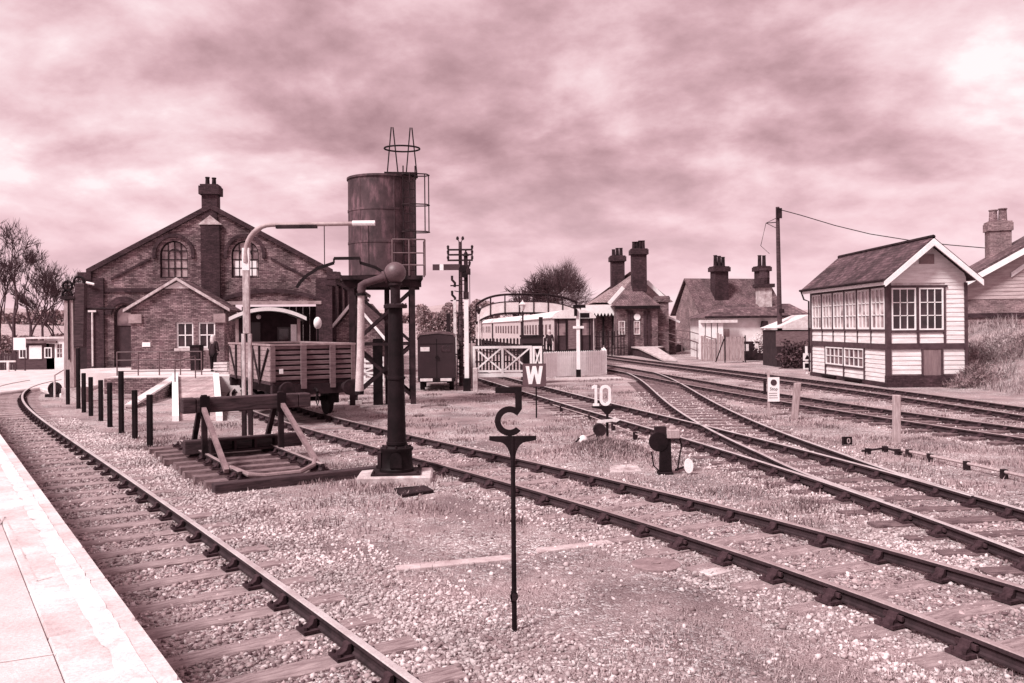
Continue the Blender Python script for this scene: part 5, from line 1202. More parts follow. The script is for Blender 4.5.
for u in (480,573): mb = MB(); a = fb(u, 314); mb.tube([(a[0],.3,0),(a[0],.3,a[1]+1)],.18,8); mb.tube([(a[0],1.8,0),(a[0],1.8,a[1]+1)],.18,8); mb.build('column', offwhite, t)
t = thing('platform_lamp', 'white platform lamp post at the left foot of the footbridge', 'lamp', (W(479,345,70).x,70,0)); mb = MB(); mb.cyl((0,0,0),(0,0,W(479,314,70).z),.09,.06,8); mb.build('post', offwhite, t)
mb = MB(); mb.lathe([(.08,0),(.2,.35),(.24,.37),(.05,.55),(.02,.65)], (0,0,W(479,314,70).z), 8); mb.build('lantern', iron2, t)
t = thing('platform_lamp', 'dark platform lamp post rising in front of the coach roofs', 'lamp', (W(523,345,55).x,55,0)); mb = MB(); mb.cyl((0,0,0),(0,0,W(523,311,55).z),.08,.05,8); mb.build('post', iron2, t)
mb = MB(); mb.lathe([(.07,0),(.22,.4),(.26,.42),(.05,.62),(.02,.72)], (0,0,W(523,311,55).z), 8); mb.build('lantern', offwhite, t)
t = thing('dark_post', 'plain dark post standing beside the second coach', 'post', (W(541,345,52).x,52,0)); mb = MB(); mb.box(-.12,.12,-.1,.1,0,W(541,317,52).z); mb.build('shaft', iron2, t)
p, q = W(470,350,50), W(545,350,50); picket('dark_picket_fence', 'dark close picket fence behind the lattice gate', (p.x,50), (q.x,50), 2.05, .2, .12, iron2)
q = W(549.5,345,56.5); person('person with pale hair standing beside the nearest coach', (q.x,56.5,.75), R(0), False, False)
mb = MB(); mb.box(-1.2,1.6,-1.2,14,0,.75); o = mb.build('platform', concrete); o.location = (W(545,350,56.5).x,56.5,0); struct(o)
# right platform, fading into a ramp, along the far track
ed = [(W(600,344,110).x,115),(W(606,345,90).x,90),(W(640,352,74).x,75),(W(664,360,63).x,63.0)]
for nm_, m_, inset, dz, zl in (('platform', concreted, 0, 0, -.12), ('platform', brickedge, .12, -.121, None)):
    mb = MB(); vs = []
    for (x, y), z, pw_ in zip(ed, (.95,.95,.8,.16), (10,8,1.7,1.0)):
        zb_ = z+zl if zl else -.1
        vs += [(x+inset,y+inset*.5,zb_),(x+inset,y+inset*.5,z+dz),(x+pw_,y,z+dz),(x+pw_,y,zb_)]
    fs = [(i*4+j_, i*4+(j_+1)%4, i*4+4+(j_+1)%4, i*4+4+j_) for i in range(3) for j_ in range(4)]
    mb.add(vs, fs+[(0,1,2,3),(12,13,14,15)]); struct(mb.build(nm_, m_))
railing('ramp_railing', 'long metal railing along the sloping end of the far platform', 'railing', [Vector((W(u,340,y).x, y, z)) for u, y, z in ((662,84,.9),(676,78,.85),(690,73,.7),(704,68,.4),(716,64,.15))], 1.5, .045, (1.0,.5), m=steel)
railing('ramp_railing', 'lower metal railing beside the sloping end of the far platform', 'railing', [Vector((W(u,345,y).x, y, z)) for u, y, z in ((655,80,.9),(668,74,.8),(682,69,.5),(697,64,.15))], 1.3, .04, (1.0,.5), m=steel)
# station building
Ys = 78; k = Ys/850
t = thing('station_building', 'brick station house with two tall chimneys and steep tiled roofs', 'station', (W(640,350,Ys).x, Ys, 0)); ox = W(640,350,Ys).x
def S(u, v, Y=Ys): w = W(u, v, Y); return (w.x-ox, w.z)
mb = MB(); x0, x1 = S(617,340)[0], S(658,340)[0]; mb.box(x0,x1,0,7,0,S(640,306)[1])
x2, x3 = S(600,340)[0], S(672,340)[0]; mb.box(x2,x3,3,12,.0,S(640,303)[1]); mb.build('wall', brickm, t)
e0_, rg = S(616,306), S(635,280); ex2 = S(657,306)[0]; mx = rg[0]; 
mb = MB(); ze_, zr_ = e0_[1], rg[1]; mb.add([(e0_[0]-.3,-.4,ze_),(ex2+.3,-.4,ze_),(ex2+.3,7.2,ze_),(e0_[0]-.3,7.2,ze_),(mx,3.0,zr_),(mx,7.2,zr_)], [(0,1,4),(1,2,5,4),(3,0,4,5),(2,3,5),(0,3,2,1)]); mb.build('front_roof', tile, t)
a, b_, c_, d_ = S(592,303,82), S(617,271,82), S(648,271,82), S(671,303,82)
mb = MB(); mb.add([(a[0],2.8,a[1]),(d_[0],2.8,a[1]),(d_[0],12.2,a[1]),(a[0],12.2,a[1]),(b_[0]+2.0,5,b_[1]),(c_[0]-1.6,5,b_[1])], [(0,1,5,4),(1,2,5),(2,3,4,5),(3,0,4),(0,3,2,1)]); mb.build('main_roof', tilel, t)
mb = MB(); p, q = S(651,280), S(671,299); mb.beam((p[0],2.5,p[1]),(q[0],2.5,q[1]),.2,.35); mb.build('bargeboard', white, t); mb = MB(); p, q = S(612,303), S(627,286); mb.beam((p[0],2.6,p[1]),(q[0],2.6,q[1]),.2,.35); mb.build('bargeboard', white, t)
for (ua, ub, vt, vb, yy, n) in ((609.5,625,256,290,6.0,3),(630,647,249,292,2.2,4)):
    p = S((ua+ub)/2, vt, Ys+yy); wdt = (ub-ua)*.84*(Ys+yy)/850; chimney(t, p[0], yy, wdt, 1.2, S(0+640,vb,Ys+yy)[1], p[1], n, brickedge, pots_h=.75, cap=.16, pr=1.5)
p = S(664,300); chimney(t, p[0], 1.2, 1.1, 1.0, 0, p[1]+.4, 0, brickm)
mb = MB(); p, q = S(658,345), S(680,321); mb.prism([(p[0],0),(q[0],0),(q[0],q[1]),(p[0],q[1]+1.0)], 2.0, 6, 'y'); mb.build('side_wing', brickm, t); mb = MB(); mb.beam((p[0]-.2,1.7,q[1]+1.1),(q[0]+.3,1.7,q[1]-.1),.3,.18); mb.build('wing_verge', white, t)
for u in (621.8, 636.8): p = S(u, 335); window(t, p[0], S(u,334.5)[1], 4.2*k+.2, S(u,321)[1]-S(u,334.5)[1], -.09, 2, 2, offwhite, glassw, d=.085)
mb = MB(); p = S(637,317); mb.cyl((p[0],-.12,p[1]),(p[0],-.003,p[1]),.3,n=18); mb.build('clock', white, t)
mb = MB()
for u in (629,632,645,649): p = S(u,330); mb.box(p[0]-.12,p[0]+.12,-.15,-.003,0,S(u,311)[1])
mb.build('pilaster', brickedge, t)
mb = MB(); p, q = S(617,306.5), S(657,306.5); mb.box(p[0]-.2,q[0]+.2,-.5,-.41,p[1]-.22,p[1]+.02); mb.build('gutter', iron, t)
# canopy
t = thing('platform_canopy', 'station platform canopy with a white scalloped valance', 'canopy', (W(600,340,80).x,80,0)); ox2 = W(600,340,80).x
x0, x1 = W(581,312,80).x-ox2, W(617,312,80).x-ox2; zt_, zv = W(600,306,80).z, W(600,313,80).z
mb = MB(); mb.box(x0,x1,0,8,zt_,zt_+.15); mb.build('roof', tilel, t)
mb = MB(); mb.box(x0,x1,-.06,-.01,zv,zt_+.1)
for kx in np.arange(x0, x1-.25, .32): mb.prism([(kx,zv-.001),(kx+.3,zv-.001),(kx+.15,zv-.3)], -.06, -.01, 'y')
mb.build('valance', white, t)
for x in np.linspace(x0+.3, x1-.3, 4): mb = MB(); mb.cyl((x,.6,.9),(x,.6,zt_),.11,.08,8); mb.build('column', iron, t)
mb = MB(); mb.box(x0,x1,6,6.2,.9,zt_); mb.build('back_wall', dark, t)
mb = MB(); mb.box(x0+1.6,x0+2.6,2.5,2.55,1.7,2.7); mb.build('poster', offwhite, t)
p, q = W(590,345,77), W(625,345,77); picket('dark_picket_fence', 'dark picket railing on the far platform before the station house', (p.x,77), (q.x,77), 2.3, .28, .09, iron2)
# cottage and white goods office to the right
Yc = 88; oc = W(735,350,Yc).x+2.2; t = thing('station_cottage', 'tall brick cottage with a mottled tiled roof and two chimney stacks', 'cottage', (oc,Yc,0), R(13))
def S2(u, v, Y=Yc): w = W(u, v, Y); return (w.x-oc+2.2, w.z)
xl, xr = S2(680,330)[0], S2(768,330)[0]; zr_ = S2(735,278)[1]; ze_ = S2(700,313)[1]; xa = S2(686,300)[0]
gx0 = S2(679,320)[0]; gx1 = S2(704,320)[0]; ap = S2(686,279)
mb = MB(); mb.box(gx0,xr,1.0,7,0,ze_); mb.add([(gx0,1.0,ze_),(gx0,7,ze_),(gx0+.0,4.2,zr_-.1),(gx0+.3,1.0,ze_),(gx0+.3,7,ze_),(gx0+.3,4.2,zr_-.1)],[(0,2,1),(3,4,5),(0,3,5,2),(2,5,4,1),(0,1,4,3)]); mb.build('wall', brickl, t)
mb = MB()
for s in (-1,1):
    ye = 4.2+s*3.7; mb.prism([(4.2,zr_),(ye,ze_-.2),(ye,ze_-.05),(4.2,zr_+.16)], gx0-.3, xr+.3, 'x')
mb.build('roof', tile, t)
for ua, ub, vt, n, yy in ((708.5,727,267,3,2.4),(757.5,772,266,2,2.6)):
    p = S2((ua+ub)/2,vt,Yc+yy); chimney(t, p[0]-1.75, yy, (ub-ua)*.8*Yc/850, 1.1, ze_+.3, p[1], n, brickedge, pots_h=1.1, cap=.18, pr=1.7)
Yw = 69; ow = W(755,355,Yw).x; t = thing('white_office', 'low white rendered building with a hipped slate roof beside the pole', 'building', (ow,Yw,0))
def S3(u, v, Y=Yw): w = W(u, v, Y); return (w.x-ow, w.z)
x0, x1 = S3(706,340)[0], S3(808,340)[0]; zt_ = S3(755,317.5)[1]; zr_ = S3(755,303)[1]
mb = MB(); mb.box(x0,x1,0,6,0,zt_); mb.build('wall', render_w, t)
mb = MB(); mb.add([(x0-.5,-.5,zt_),(x1+.5,-.5,zt_),(x1+.5,6.5,zt_),(x0-.5,6.5,zt_),(S3(739,303)[0],3,zr_),(x1-.5,3,zr_)],[(0,1,5,4),(1,2,5),(2,3,4,5),(3,0,4),(0,3,2,1)]); mb.build('roof', slate, t)
p, q = S3(703.5,317), S3(808,317); mb = MB(); mb.box(p[0],q[0],-.56,-.503,p[1]-.12,p[1]+.06); mb.build('gutter', iron2, t)
mb = MB(); q = S3(774,286); mb.box(q[0]-.55,q[0]+.5,2.2,3.3,zt_,q[1]); c = mb.build('chimney', concreted, t)
mb = MB(); mb.box(q[0]-.75,q[0]+.7,2.0,3.5,q[1]+.002,q[1]+.3); mb.lathe([(.45,.3),(.5,.8),(.35,1.3),(.4,1.5),(.3,1.6)], (q[0],2.75,q[1]), 10); mb.build('chimney_cap', brickedge, c)
p = S3(765,321); mb = MB(); mb.prism([(p[0]-.3,p[1]),(p[0]+.1,p[1]),(p[0]+.18,p[1]-.5),(p[0]-.4,p[1]-.5)], -.4, -.003, 'y'); mb.build('lamp_hood', iron2, t)
for u in (699,705,711,717): p = S3(u,330); mb = MB(); mb.box(p[0]-.2,p[0]+.2,-1.2,-.8,0,S3(u,320.5)[1]); mb.build('porch_post', white, t)
mb = MB(); p, q = S3(697,320), S3(733,320); mb.box(p[0],q[0],-1.4,-.56,p[1]-.25,p[1]-.02); mb.build('porch_beam', offwhite, t)
mb = MB(); p = S3(722,345); mb.box(p[0]-.8,p[0]+.6,-.06,-.003,0,2.4); mb.build('door', greywood, t)
# things in front of the white office
def gatepanel(): 
    t = thing('plank_gate', 'upright pale plank gate in a dark frame before the white office', 'gate', (W(735,361,61).x,61,0))
    for i in range(5): mb = MB(); mb.box(-.66+i*.27,-.66+i*.27+.24,-.02,.02,.1,1.85); mb.build('plank', greywood, t)
    mb = MB(); mb.box(-.74,.74,.021,.07,1.75,1.85); mb.box(-.74,.74,.021,.07,.2,.3); mb.box(-.76,-.69,-.05,.02,0,1.95); mb.box(.71,.78,-.05,.02,0,1.95); mb.build('frame', iron2, t)
    mb = MB(); mb.beam((-.75,.1,1.7),(-1.1,1.2,.0),.06,.06); mb.build('strut', iron2, t)
gatepanel()
t = thing('plank_fence', 'grey plank fence with uneven tops left of the plank gate', 'fence', (W(713,358,64).x,64,0))
mb = MB(); [mb.box(-.9+i*.2,-.9+i*.2+.17,-.02,.02,0,1.9+random.uniform(-.3,.3)) for i in range(9)]; mb.build('planks', greywood, t); mb = MB(); mb.box(-.9,.9,.021,.07,1.3,1.4); mb.build('rail', greywood, t)
t = thing('dark_screen', 'dark low screen with small white papers beside the plank gate', 'screen', (W(757,361,62).x,62,0))
mb = MB(); mb.box(-1.0,1.1,0,.06,.1,1.5); mb.build('panel', iron2, t); mb = MB(); mb.box(-.95,-.6,-.02,-.003,.8,1.3); mb.box(-.15,.1,-.02,-.003,1.0,1.35); mb.build('papers', offwhite, t)
for x in (-1.0,1.05): mb = MB(); mb.box(x-.05,x+.05,-.06,-.003,0,1.55); mb.build('post', iron2, t)
t = thing('timber_shed', 'dark timber shed with a sloping white roof edge left of the signal box', 'shed', (W(795,362,54).x,54,0))
mb = MB(); mb.box(-1.15,1.2,0,3,0,W(795,330,54).z); mb.build('wall', dark, t); mb = MB(); mb.box(-1.2,1.25,-.02,-.003,1.3,W(795,331,54).z); mb.build('upper_boards', wagonp, t)
mb = MB(); zz = W(795,328,54).z; mb.prism([(-1.3,zz),(1.3,zz),(1.3,zz+.85),(.9,zz+.85)], -.15, 3.2, 'y'); mb.build('roof', offwhite, t)
def leafclump(name, label, cat, c, r, n, m, sz=.1, group=None, kind=None, shape=1.0):
    d = rng.normal(size=(n,3)); d /= np.linalg.norm(d,axis=1)[:,None]; rad = rng.random(n)**.45
    lob = 1+.28*np.sin(d[:,0]*5+c[0])*np.cos(d[:,1]*4)+.2*np.sin(d[:,2]*7+c[1])
    P = d*(rad*lob)[:,None]*np.array(r)[None]+np.array(c)[None]; P[:,2] = np.maximum(P[:,2], .02)
    a = rng.normal(size=(n,3)); a /= np.linalg.norm(a,axis=1)[:,None]; b = np.cross(a, rng.normal(size=(n,3))); b /= np.linalg.norm(b,axis=1)[:,None]
    s = sz*rng.uniform(.6,1.4,n)[:,None]; V = np.stack([P-a*s, P+b*s*.5, P+a*s, P-b*s*.5],1).reshape(-1,3)
    o = np_mesh(name, V, (np.arange(n)*4)[:,None]+np.arange(4)[None], m)
    if label: tag(o, label, cat, group)
    if kind: o['kind'] = kind
    return o
p = W(795,362,52); leafclump('dark_hedge', 'dark bushy hedge beside the signal box steps', 'hedge', (p.x,52,.7), (1.1,.6,.9), 1600, leafd, .1)
p = W(766,350,60); t = thing('flowering_bush', 'pale blossoming bush in front of the white office wall', 'bush', (p.x,60,0)); mb = MB(); [mb.tube([(0,0,0),(random.uniform(-.2,.2),0,.7),(random.uniform(-.6,.6),random.uniform(-.3,.3),1.7)],[.04,.03,.01],5) for i in range(7)]; mb.build('stem', bark, t)
o = leafclump('blossom', None, None, (0,0,1.55), (.8,.5,.9), 700, blossom, .07); o.parent = t
t = thing('shunting_signal', 'small white and dark stacked signal at the left corner of the signal box', 'signal', (W(806.5,372,46).x,46,0))
mb = MB(); mb.box(-.05,.05,-.05,.05,0,1.5); mb.build('post', white, t)
for z in (.25,.72): mb = MB(); mb.box(-.2,.2,-.12,-.053,z,z+.4); bp_ = mb.build('plate', white, t); mb = MB(); mb.prism([(-.13,z+.08),(.13,z+.08),(0,z+.33)] if z > .5 else rect(0,z+.08,.26,.24), -.126, -.1205, 'y'); mb.build('mark', iron, bp_)
# utility pole with wire
org = Vector((W(780.5,366,55).x,55,0)); zt_ = W(777,207,55).z; t = thing('utility_pole', 'tall dark timber pole with one wire sagging away to the right', 'pole', org)
xt = W(777.5,207,55).x-org.x
mb = MB(); mb.cyl((0,0,0),(xt,0,zt_),.17,.12,12); mb.build('pole', oldwood, t); mb = MB(); mb.box(xt-.12,xt+.22,-.22,-.12,zt_-.75,zt_-.1); mb.box(-.1,.2,-.25,-.15,W(780,313,55).z,W(780,309,55).z); mb.build('fitting', iron2, t)
mb = MB(); z = W(776,223,55).z; mb.tube([(xt,0,z+.05),(W(766,224,55).x-org.x,0,z)],.03,5); mb.tube([(W(766,224,55).x-org.x,0,z),(xt+.05,0,z-.4)],.02,5); mb.build('bracket', iron2, t)
mb = MB(); mb.tube([(xt-.05,0,zt_-.7),(W(766,224,55).x-org.x,0,z),(W(763,245,55).x-org.x,.5,W(763,245,55).z),(W(761,256,62).x-org.x,5,W(761,256,62).z)],.02,4); mb.build('drop_wire', iron2, t)
wp = [(777.5,209,55),(800,215,54.7),(835,225.5,54.2),(870,234,53.7),(914,241,53),(950,245,52.4),(985,248,51.8)]
mb = MB(); mb.tube([W(*q)-org for q in wp],.028,5); mb.build('overhead_wire', iron, t)
# ------------------------------------------------------------------ signal box
bx0, by0, BL, BW = 15.68, 35.5, 9.0, 3.3
t = thing('signal_box', 'white weatherboarded signal box with dark timber framing and a slate roof', 'signal box', (bx0,by0,0), R(0))
ZE, ZB, ZR = 4.36, 1.78, 6.12
def lapboards(mb, a0, a1, z0, z1, face, axis, sgn, h=.19, holes=()):
    z = z0
    while z < z1-.02:
        zz = min(z+h, z1)
        segs = [(a0,a1)]
        for (ha,hb,hz0,hz1) in holes:
            if zz > hz0+.01 and z < hz1-.01:
                ns = []
                for p, q in segs:
                    if hb <= p or ha >= q: ns.append((p,q)); continue
                    if ha > p: ns.append((p,ha))
                    if hb < q: ns.append((hb,q))
                segs = ns
        for p, q in segs:
            o = [(face, z),(face+sgn*.034, z),(face+sgn*.012, zz),(face, zz)]
            mb.prism(o, p, q, 'x' if axis == 'y' else 'y')
        z = zz
mb = MB(); mb.box(.03,BW-.03,.03,BL-.03,0,ZE+.25); mb.build('core_wall', offwhite, t)
PH = .38
# end wall (towards us, y = 0) and front wall (towards the track, x = 0)
mb = MB()
lapboards(mb, .15, 1.95, .55, ZB-.19, .026, 'y', -1, holes=[(1.42,1.95,0,2)])
lapboards(mb, 2.0, BW-.02, .55, ZB-.19, .026, 'y', -1, holes=[(2.0,2.3,0,2)])
lapboards(mb, 2.42, BW-.02, ZB+.02, ZE, .026, 'y', -1)
lapboards(mb, .15, 2.36, ZB+.06, 2.28, .026, 'y', -1, .24)
z = ZE
while z < ZR-.25:
    hw3 = min((ZR-.05-z)/.84, BW/2); hn = min((ZR-.05-(z+.19))/.84, BW/2)
    hn = max(hn, .05); c_ = BW/2
    mb.add([(c_-hw3,-.010,z),(c_+hw3,-.010,z),(c_+hn,.014,z+.19),(c_-hn,.014,z+.19),(c_-hw3,.027,z),(c_+hw3,.027,z),(c_+hn,.027,z+.19),(c_-hn,.027,z+.19)],[(0,1,2,3),(7,6,5,4),(0,4,5,1),(1,5,6,2),(2,6,7,3),(3,7,4,0)]); z += .19
mb.build('end_boards', boards, t)
mb = MB(); lapboards(mb, .15, BL-.12, .2, ZB-.2, .026, 'x', -1, holes=[(2.35,7.0,.25,2.0)]); lapboards(mb, .15, BL-.12, ZB+.04, 2.34, .026, 'x', -1, .3); lapboards(mb, 2.4, 6.95, .2, .62, .026, 'x', -1, .21)
mb.build('front_boards', boards, t)
mb = MB()   # framing timbers, standing proud of the boards
mb.box(-.05,.14,-.05,.14,.42,ZE); mb.box(BW-.09,BW+.04,-.05,.1,.5,ZE); mb.box(-.05,.1,BL-.12,BL+.05,.2,ZE)
mb.box(.142,BW-.092,-.055,.02,ZB-.19,ZB+.05); mb.box(-.055,.02,.142,BL-.122,ZB-.2,ZB+.02)
mb.box(.142,2.42,-.05,.02,2.29,2.38); mb.box(.142,2.5,-.06,.02,ZE-.19,ZE-.1); mb.box(1.22,1.31,-.05,.02,ZB+.055,2.285); mb.box(1.22,1.31,-.05,.02,2.385,ZE-.195); mb.box(2.34,2.42,-.05,.02,ZB+.055,2.285); mb.box(2.34,2.42,-.05,.02,2.385,ZE-.195)
mb.box(-.05,.02,.142,BL-.122,2.345,2.42); mb.box(-.05,.02,.142,BL-.122,4.2,ZE)
for k in range(1,6): yy = .14+(BL-.26)*k/6; mb.box(-.055,.02,yy-.075,yy+.075,2.425,4.195); mb.box(-.045,.02,yy-.025,yy+.025,ZB+.025,2.34)
mb.box(-.05,.02,2.27,2.37,.2,ZB-.205); mb.box(-.05,.02,4.63,4.72,.2,ZB-.205); mb.box(-.05,.02,6.98,7.06,.2,ZB-.205); mb.box(-.05,.02,2.375,6.975,.62,.69)
mb.box(1.40,1.47,-.05,.02,.5,ZB-.195); mb.box(2.22,2.30,-.05,.02,.5,ZB-.195)
mb.build('timber_frame', trim, t)
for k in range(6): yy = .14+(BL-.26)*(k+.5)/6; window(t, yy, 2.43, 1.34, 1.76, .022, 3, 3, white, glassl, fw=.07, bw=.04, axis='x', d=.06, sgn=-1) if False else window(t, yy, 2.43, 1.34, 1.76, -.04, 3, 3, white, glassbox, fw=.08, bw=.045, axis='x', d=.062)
for c in (.68, 1.825): window(t, c, 2.39, 1.02, 1.76, -.04, 3, 3, white, glass, fw=.06, bw=.035, d=.062)
for c in (3.5, 5.85): window(t, c, .70, 2.2, .86, -.04, 4, 2, white, glassl, fw=.06, bw=.04, axis='x', d=.062)
mb = MB(); mb.box(1.48,2.21,-.03,.02,.5,ZB-.2); mb.build('door', mat('locking_room_door', .17, var=.3, stretch=(5,5,.6)), t)
mb = MB(); mb.box(-.08,BW+.05,-.10,.12,-.1,.5); mb.box(-.08,.12,.125,BL+.05,-.1,.19); mb.build('plinth', brickedge, t)
mb = MB(); mb.box(-.2,-.1,2.4,4.4,.1,.19); mb.box(-.2,-.1,5.4,7.2,.1,.19); mb.build('lever_opening', iron, t)
ov = .36; s_ = .84; ZE = ZR-s_*BW/2
mb = MB()
for sd in (-1,1): mb.prism([(BW/2, ZR),(BW/2+sd*(BW/2+ov), ZE-s_*ov),(BW/2+sd*(BW/2+ov), ZE-s_*ov+.08),(BW/2, ZR+.1)], -.62, BL+.45, 'y')
rf = mb.build('roof', brickmat('dark_slate', .06, .03, bw=.3, bh=.13, msize=.014, var=.5, blotch=.9, rough=.55), t)
mb = MB(); mb.tube([(BW/2,-.62,ZR+.1),(BW/2,BL+.45,ZR+.1)],.09,8); mb.build('ridge', iron2, rf)
for sd in (-1,1):
    mb = MB(); mb.prism([(BW/2, ZR+.02),(BW/2+sd*(BW/2+ov), ZE-s_*ov+.0),(BW/2+sd*(BW/2+ov), ZE-s_*ov-.24),(BW/2, ZR-.26)], -.70, -.625, 'y'); mb.build('bargeboard', white, t)
mb = MB(); mb.box(-ov-.02,-ov+.05,-.62,BL+.4,ZE-s_*ov-.17,ZE-s_*ov-.01); mb.build('fascia', white, t)
mb = MB(); mb.tube([(-ov-.08,-.6,ZE-s_*ov+.02),(-ov-.08,BL+.45,ZE-s_*ov+.02)],.06,8); mb.tube([(-ov-.06,BL+.35,ZE-s_*ov),(-.3,BL+.25,ZE-.75),(-.1,BL+.1,ZE-.85),(-.1,BL+.1,.2)],.045,8); mb.build('gutter', iron2, t)
mb = MB(); mb.box(BW/2-.3,BW/2+.3,-.06,-.006,5.15,5.55); mb.build('vent_louvre', mat('grey_louvre', .2, var=.2), t)
mb = MB(); mb.box(.3,1.0,1.5,8,2.45,3.3); mb.build('lever_frame', iron2, t)
# ------------------------------------------------------------------ house on the bank at right
hx_, hy = 31.0, 44.4; t = thing('brick_house', 'brick house with white boarded gable standing on the bank at right', 'house', (hx_,hy,0), R(-15))
HW, HZ, HR = 6.6, 5.0, 8.85; zb2 = 3.95
mb = MB(); mb.box(-HW,HW,0,5.6,0,zb2); mb.build('wall', brickl, t)
mb = MB(); mb.prism([(-HW,zb2),(HW,zb2),(HW,HZ),(0,HR),(-HW,HZ)], .02, 5.6, 'y'); mb.build('gable', offwhite, t)
mb = MB(); z = zb2
while z < HR-.3:
    w_ = HW if z < HZ else HW*(HR-z)/(HR-HZ); mb.prism([(0.018,z),(-.03,z),(-.005,z+.2),(.018,z+.2)], -w_, w_, 'x'); z += .2
mb.build('gable_boards', mat('dull_weatherboard', .36, var=.3, scale=2, stretch=(.6,.6,5), rough=.8, bump=.2), t)
gable_roof(t, HW, HZ+.05, HR+.05, -.55, 6.0, .6, .12, slate)
for s in (-1,1):
    mb = MB(); mb.prism([(0,HR+.05),(s*(HW+.6),HZ-.30),(s*(HW+.6),HZ-.62),(0,HR-.30)], -.66, -.555, 'y'); mb.build('bargeboard', white, t)
    mb = MB(); mb.prism([(s*2.4,HR-2.0),(s*4.4,HZ+.35),(s*4.4,HZ+.1),(s*2.4,HR-2.3)], -.10, -.035, 'y'); mb.build('brace', white, t)
_p = Matrix.Rotation(R(15),3,'Z')@Vector((W(998,230,49.5).x-hx_, 49.5-hy, 0))
c = chimney(t, _p.x, _p.y, 1.15, 1.0, 4.6, W(998,222,49.5).z, 2, brickl, potm=brickm, pots_h=.75, cap=.08, pr=2.0)
mb = MB(); mb.box(-6.6,-3.5,-.08,-.003,2.95,3.2); mb.build('string_course', brickedge, t)
mb = MB(); mb.box(-6.0,-4.6,-.06,-.003,1.6,2.7); mb.build('dark_opening', dark, t)
# ------------------------------------------------------------------ trees, bushes, far hills
def bare_tree(name, label, loc, H, seed, spread_=1.0, depth=6, lean=0.0, group=None, tw=.012, kids=3, trunk=.30, bushy=False):
    r = random.Random(seed); t = thing(name, label, 'tree', loc, 0, group); tr, br_ = MB(), MB()
    def grow(p, d, L_, rad, k):
        n = 3; pts_ = [p]; q = p; dd = d
        for i in range(n):
            dd = (dd+Vector((r.gauss(0,.13),r.gauss(0,.13),r.gauss(.03,.08)))).normalized(); q = q+dd*(L_/n); pts_.append(q)
        (tr if k >= depth-1 else br_).tube(pts_, [rad,rad*.9,rad*.78,rad*.66] if k > 1 else [rad,rad*.8,rad*.6,max(rad*.3,.006)], 7 if k >= depth-1 else (4 if k > 2 else 3), cap=False)
        if k <= 0: return
        for i in range(kids+(1 if k < 3 else 0)):
            b = pts_[r.choice((2,3,3)) if k > 2 else r.choice((1,2,3,3))]; ang = R(r.uniform(18,52))*spread_; az = r.uniform(0,6.283)
            a = dd.cross(Vector((r.gauss(0,1),r.gauss(0,1),r.gauss(0,1)))).normalized(); nd = (dd*math.cos(ang)+a*math.sin(ang)); nd.z = nd.z*.85+.22
            grow(b, nd.normalized(), L_*r.uniform(.58,.82), max(rad*r.uniform(.45,.62), tw), k-1)
    grow(Vector((0,0,0)), Vector((lean,0,1)).normalized(), H*.30, trunk, depth)
    tr.build('trunk', bark, t, smooth=True); br_.build('crown', twigm, t)
    return t
TL = [(-2,66,14.5,41,.72,.17,'tall bare winter tree cut by the left edge of the picture'),(14,70,15.0,52,.70,.18,'tallest bare winter tree with many upright limbs near the left edge'),(31,74,13.5,13,.72,.16,'bare tree with fine spreading twigs above the white notice'),(43,80,12.0,64,.70,.15,'bare tree rising behind the dark timber kiosk'),(57,84,10.5,75,.66,.13,'slender bare tree just left of the crane post'),(70,92,9.5,86,.7,.12,'small bare tree showing between the crane and the shed')]
for u_, Y_, H_, sd_, sp_, tk_, lb_ in TL:
    bare_tree('bare_tree', lb_, (W(u_,362,Y_).x,Y_,0), H_*.86, sd_, sp_*.98, 6, 0, 'bare trees at the left', trunk=tk_, tw=.02)
def round_tree(name, label, u, vb, vt, wpx, Y, seed, n=9000):
    zt_ = W(u,vt,Y).z; zb_ = float(height(W(u,vb,Y).x, Y)); r = wpx*Y/850/2
    t = bare_tree(name, label, (W(u,vb,Y).x,Y,zb_-.2), (zt_-zb_)*1.25, seed, 1.25, 5, 0, None, .05, 4, .5); return t, zt_, r
t, zt_, r = round_tree('bare_tree', 'dense rounded bare tree rising behind the footbridge', 562, 330, 262, 56, 150, 5)
def twigcloud(c, r3, n, ln, wd, m, parent):
    d = rng.normal(size=(n,3)); d /= np.linalg.norm(d,axis=1)[:,None]; d[:,2] = np.where(d[:,2] < -.35, -d[:,2], d[:,2]); rad = .35+.65*rng.random(n)**.6
    P = d*(rad*(1+.12*np.sin(d[:,0]*7)+.1*np.cos(d[:,2]*9+d[:,1]*5)))[:,None]*np.array(r3)[None]+np.array(c)[None]
    g = d+np.array([0,0,.55])[None]+rng.normal(size=(n,3))*.45; g /= np.linalg.norm(g,axis=1)[:,None]; q = np.cross(g, rng.normal(size=(n,3))); q /= np.linalg.norm(q,axis=1)[:,None]
    l = ln*rng.uniform(.5,1.3,n)[:,None]; V = np.stack([P-q*wd, P+q*wd, P+g*l], 1).reshape(-1,3)
    o = np_mesh('crown', V, (np.arange(n)*3)[:,None]+np.arange(3)[None], m); o.parent = parent; return o
twigcloud((0,0,zt_*.55), (r*.9,r*.9,zt_*.40), 5200, 1.9, .035, mat('pale_twigs', .075, bump=0), t)
t, zt_, r = round_tree('bare_tree', 'faint smaller bare tree left of the dense one', 532, 330, 284, 30, 160, 9)
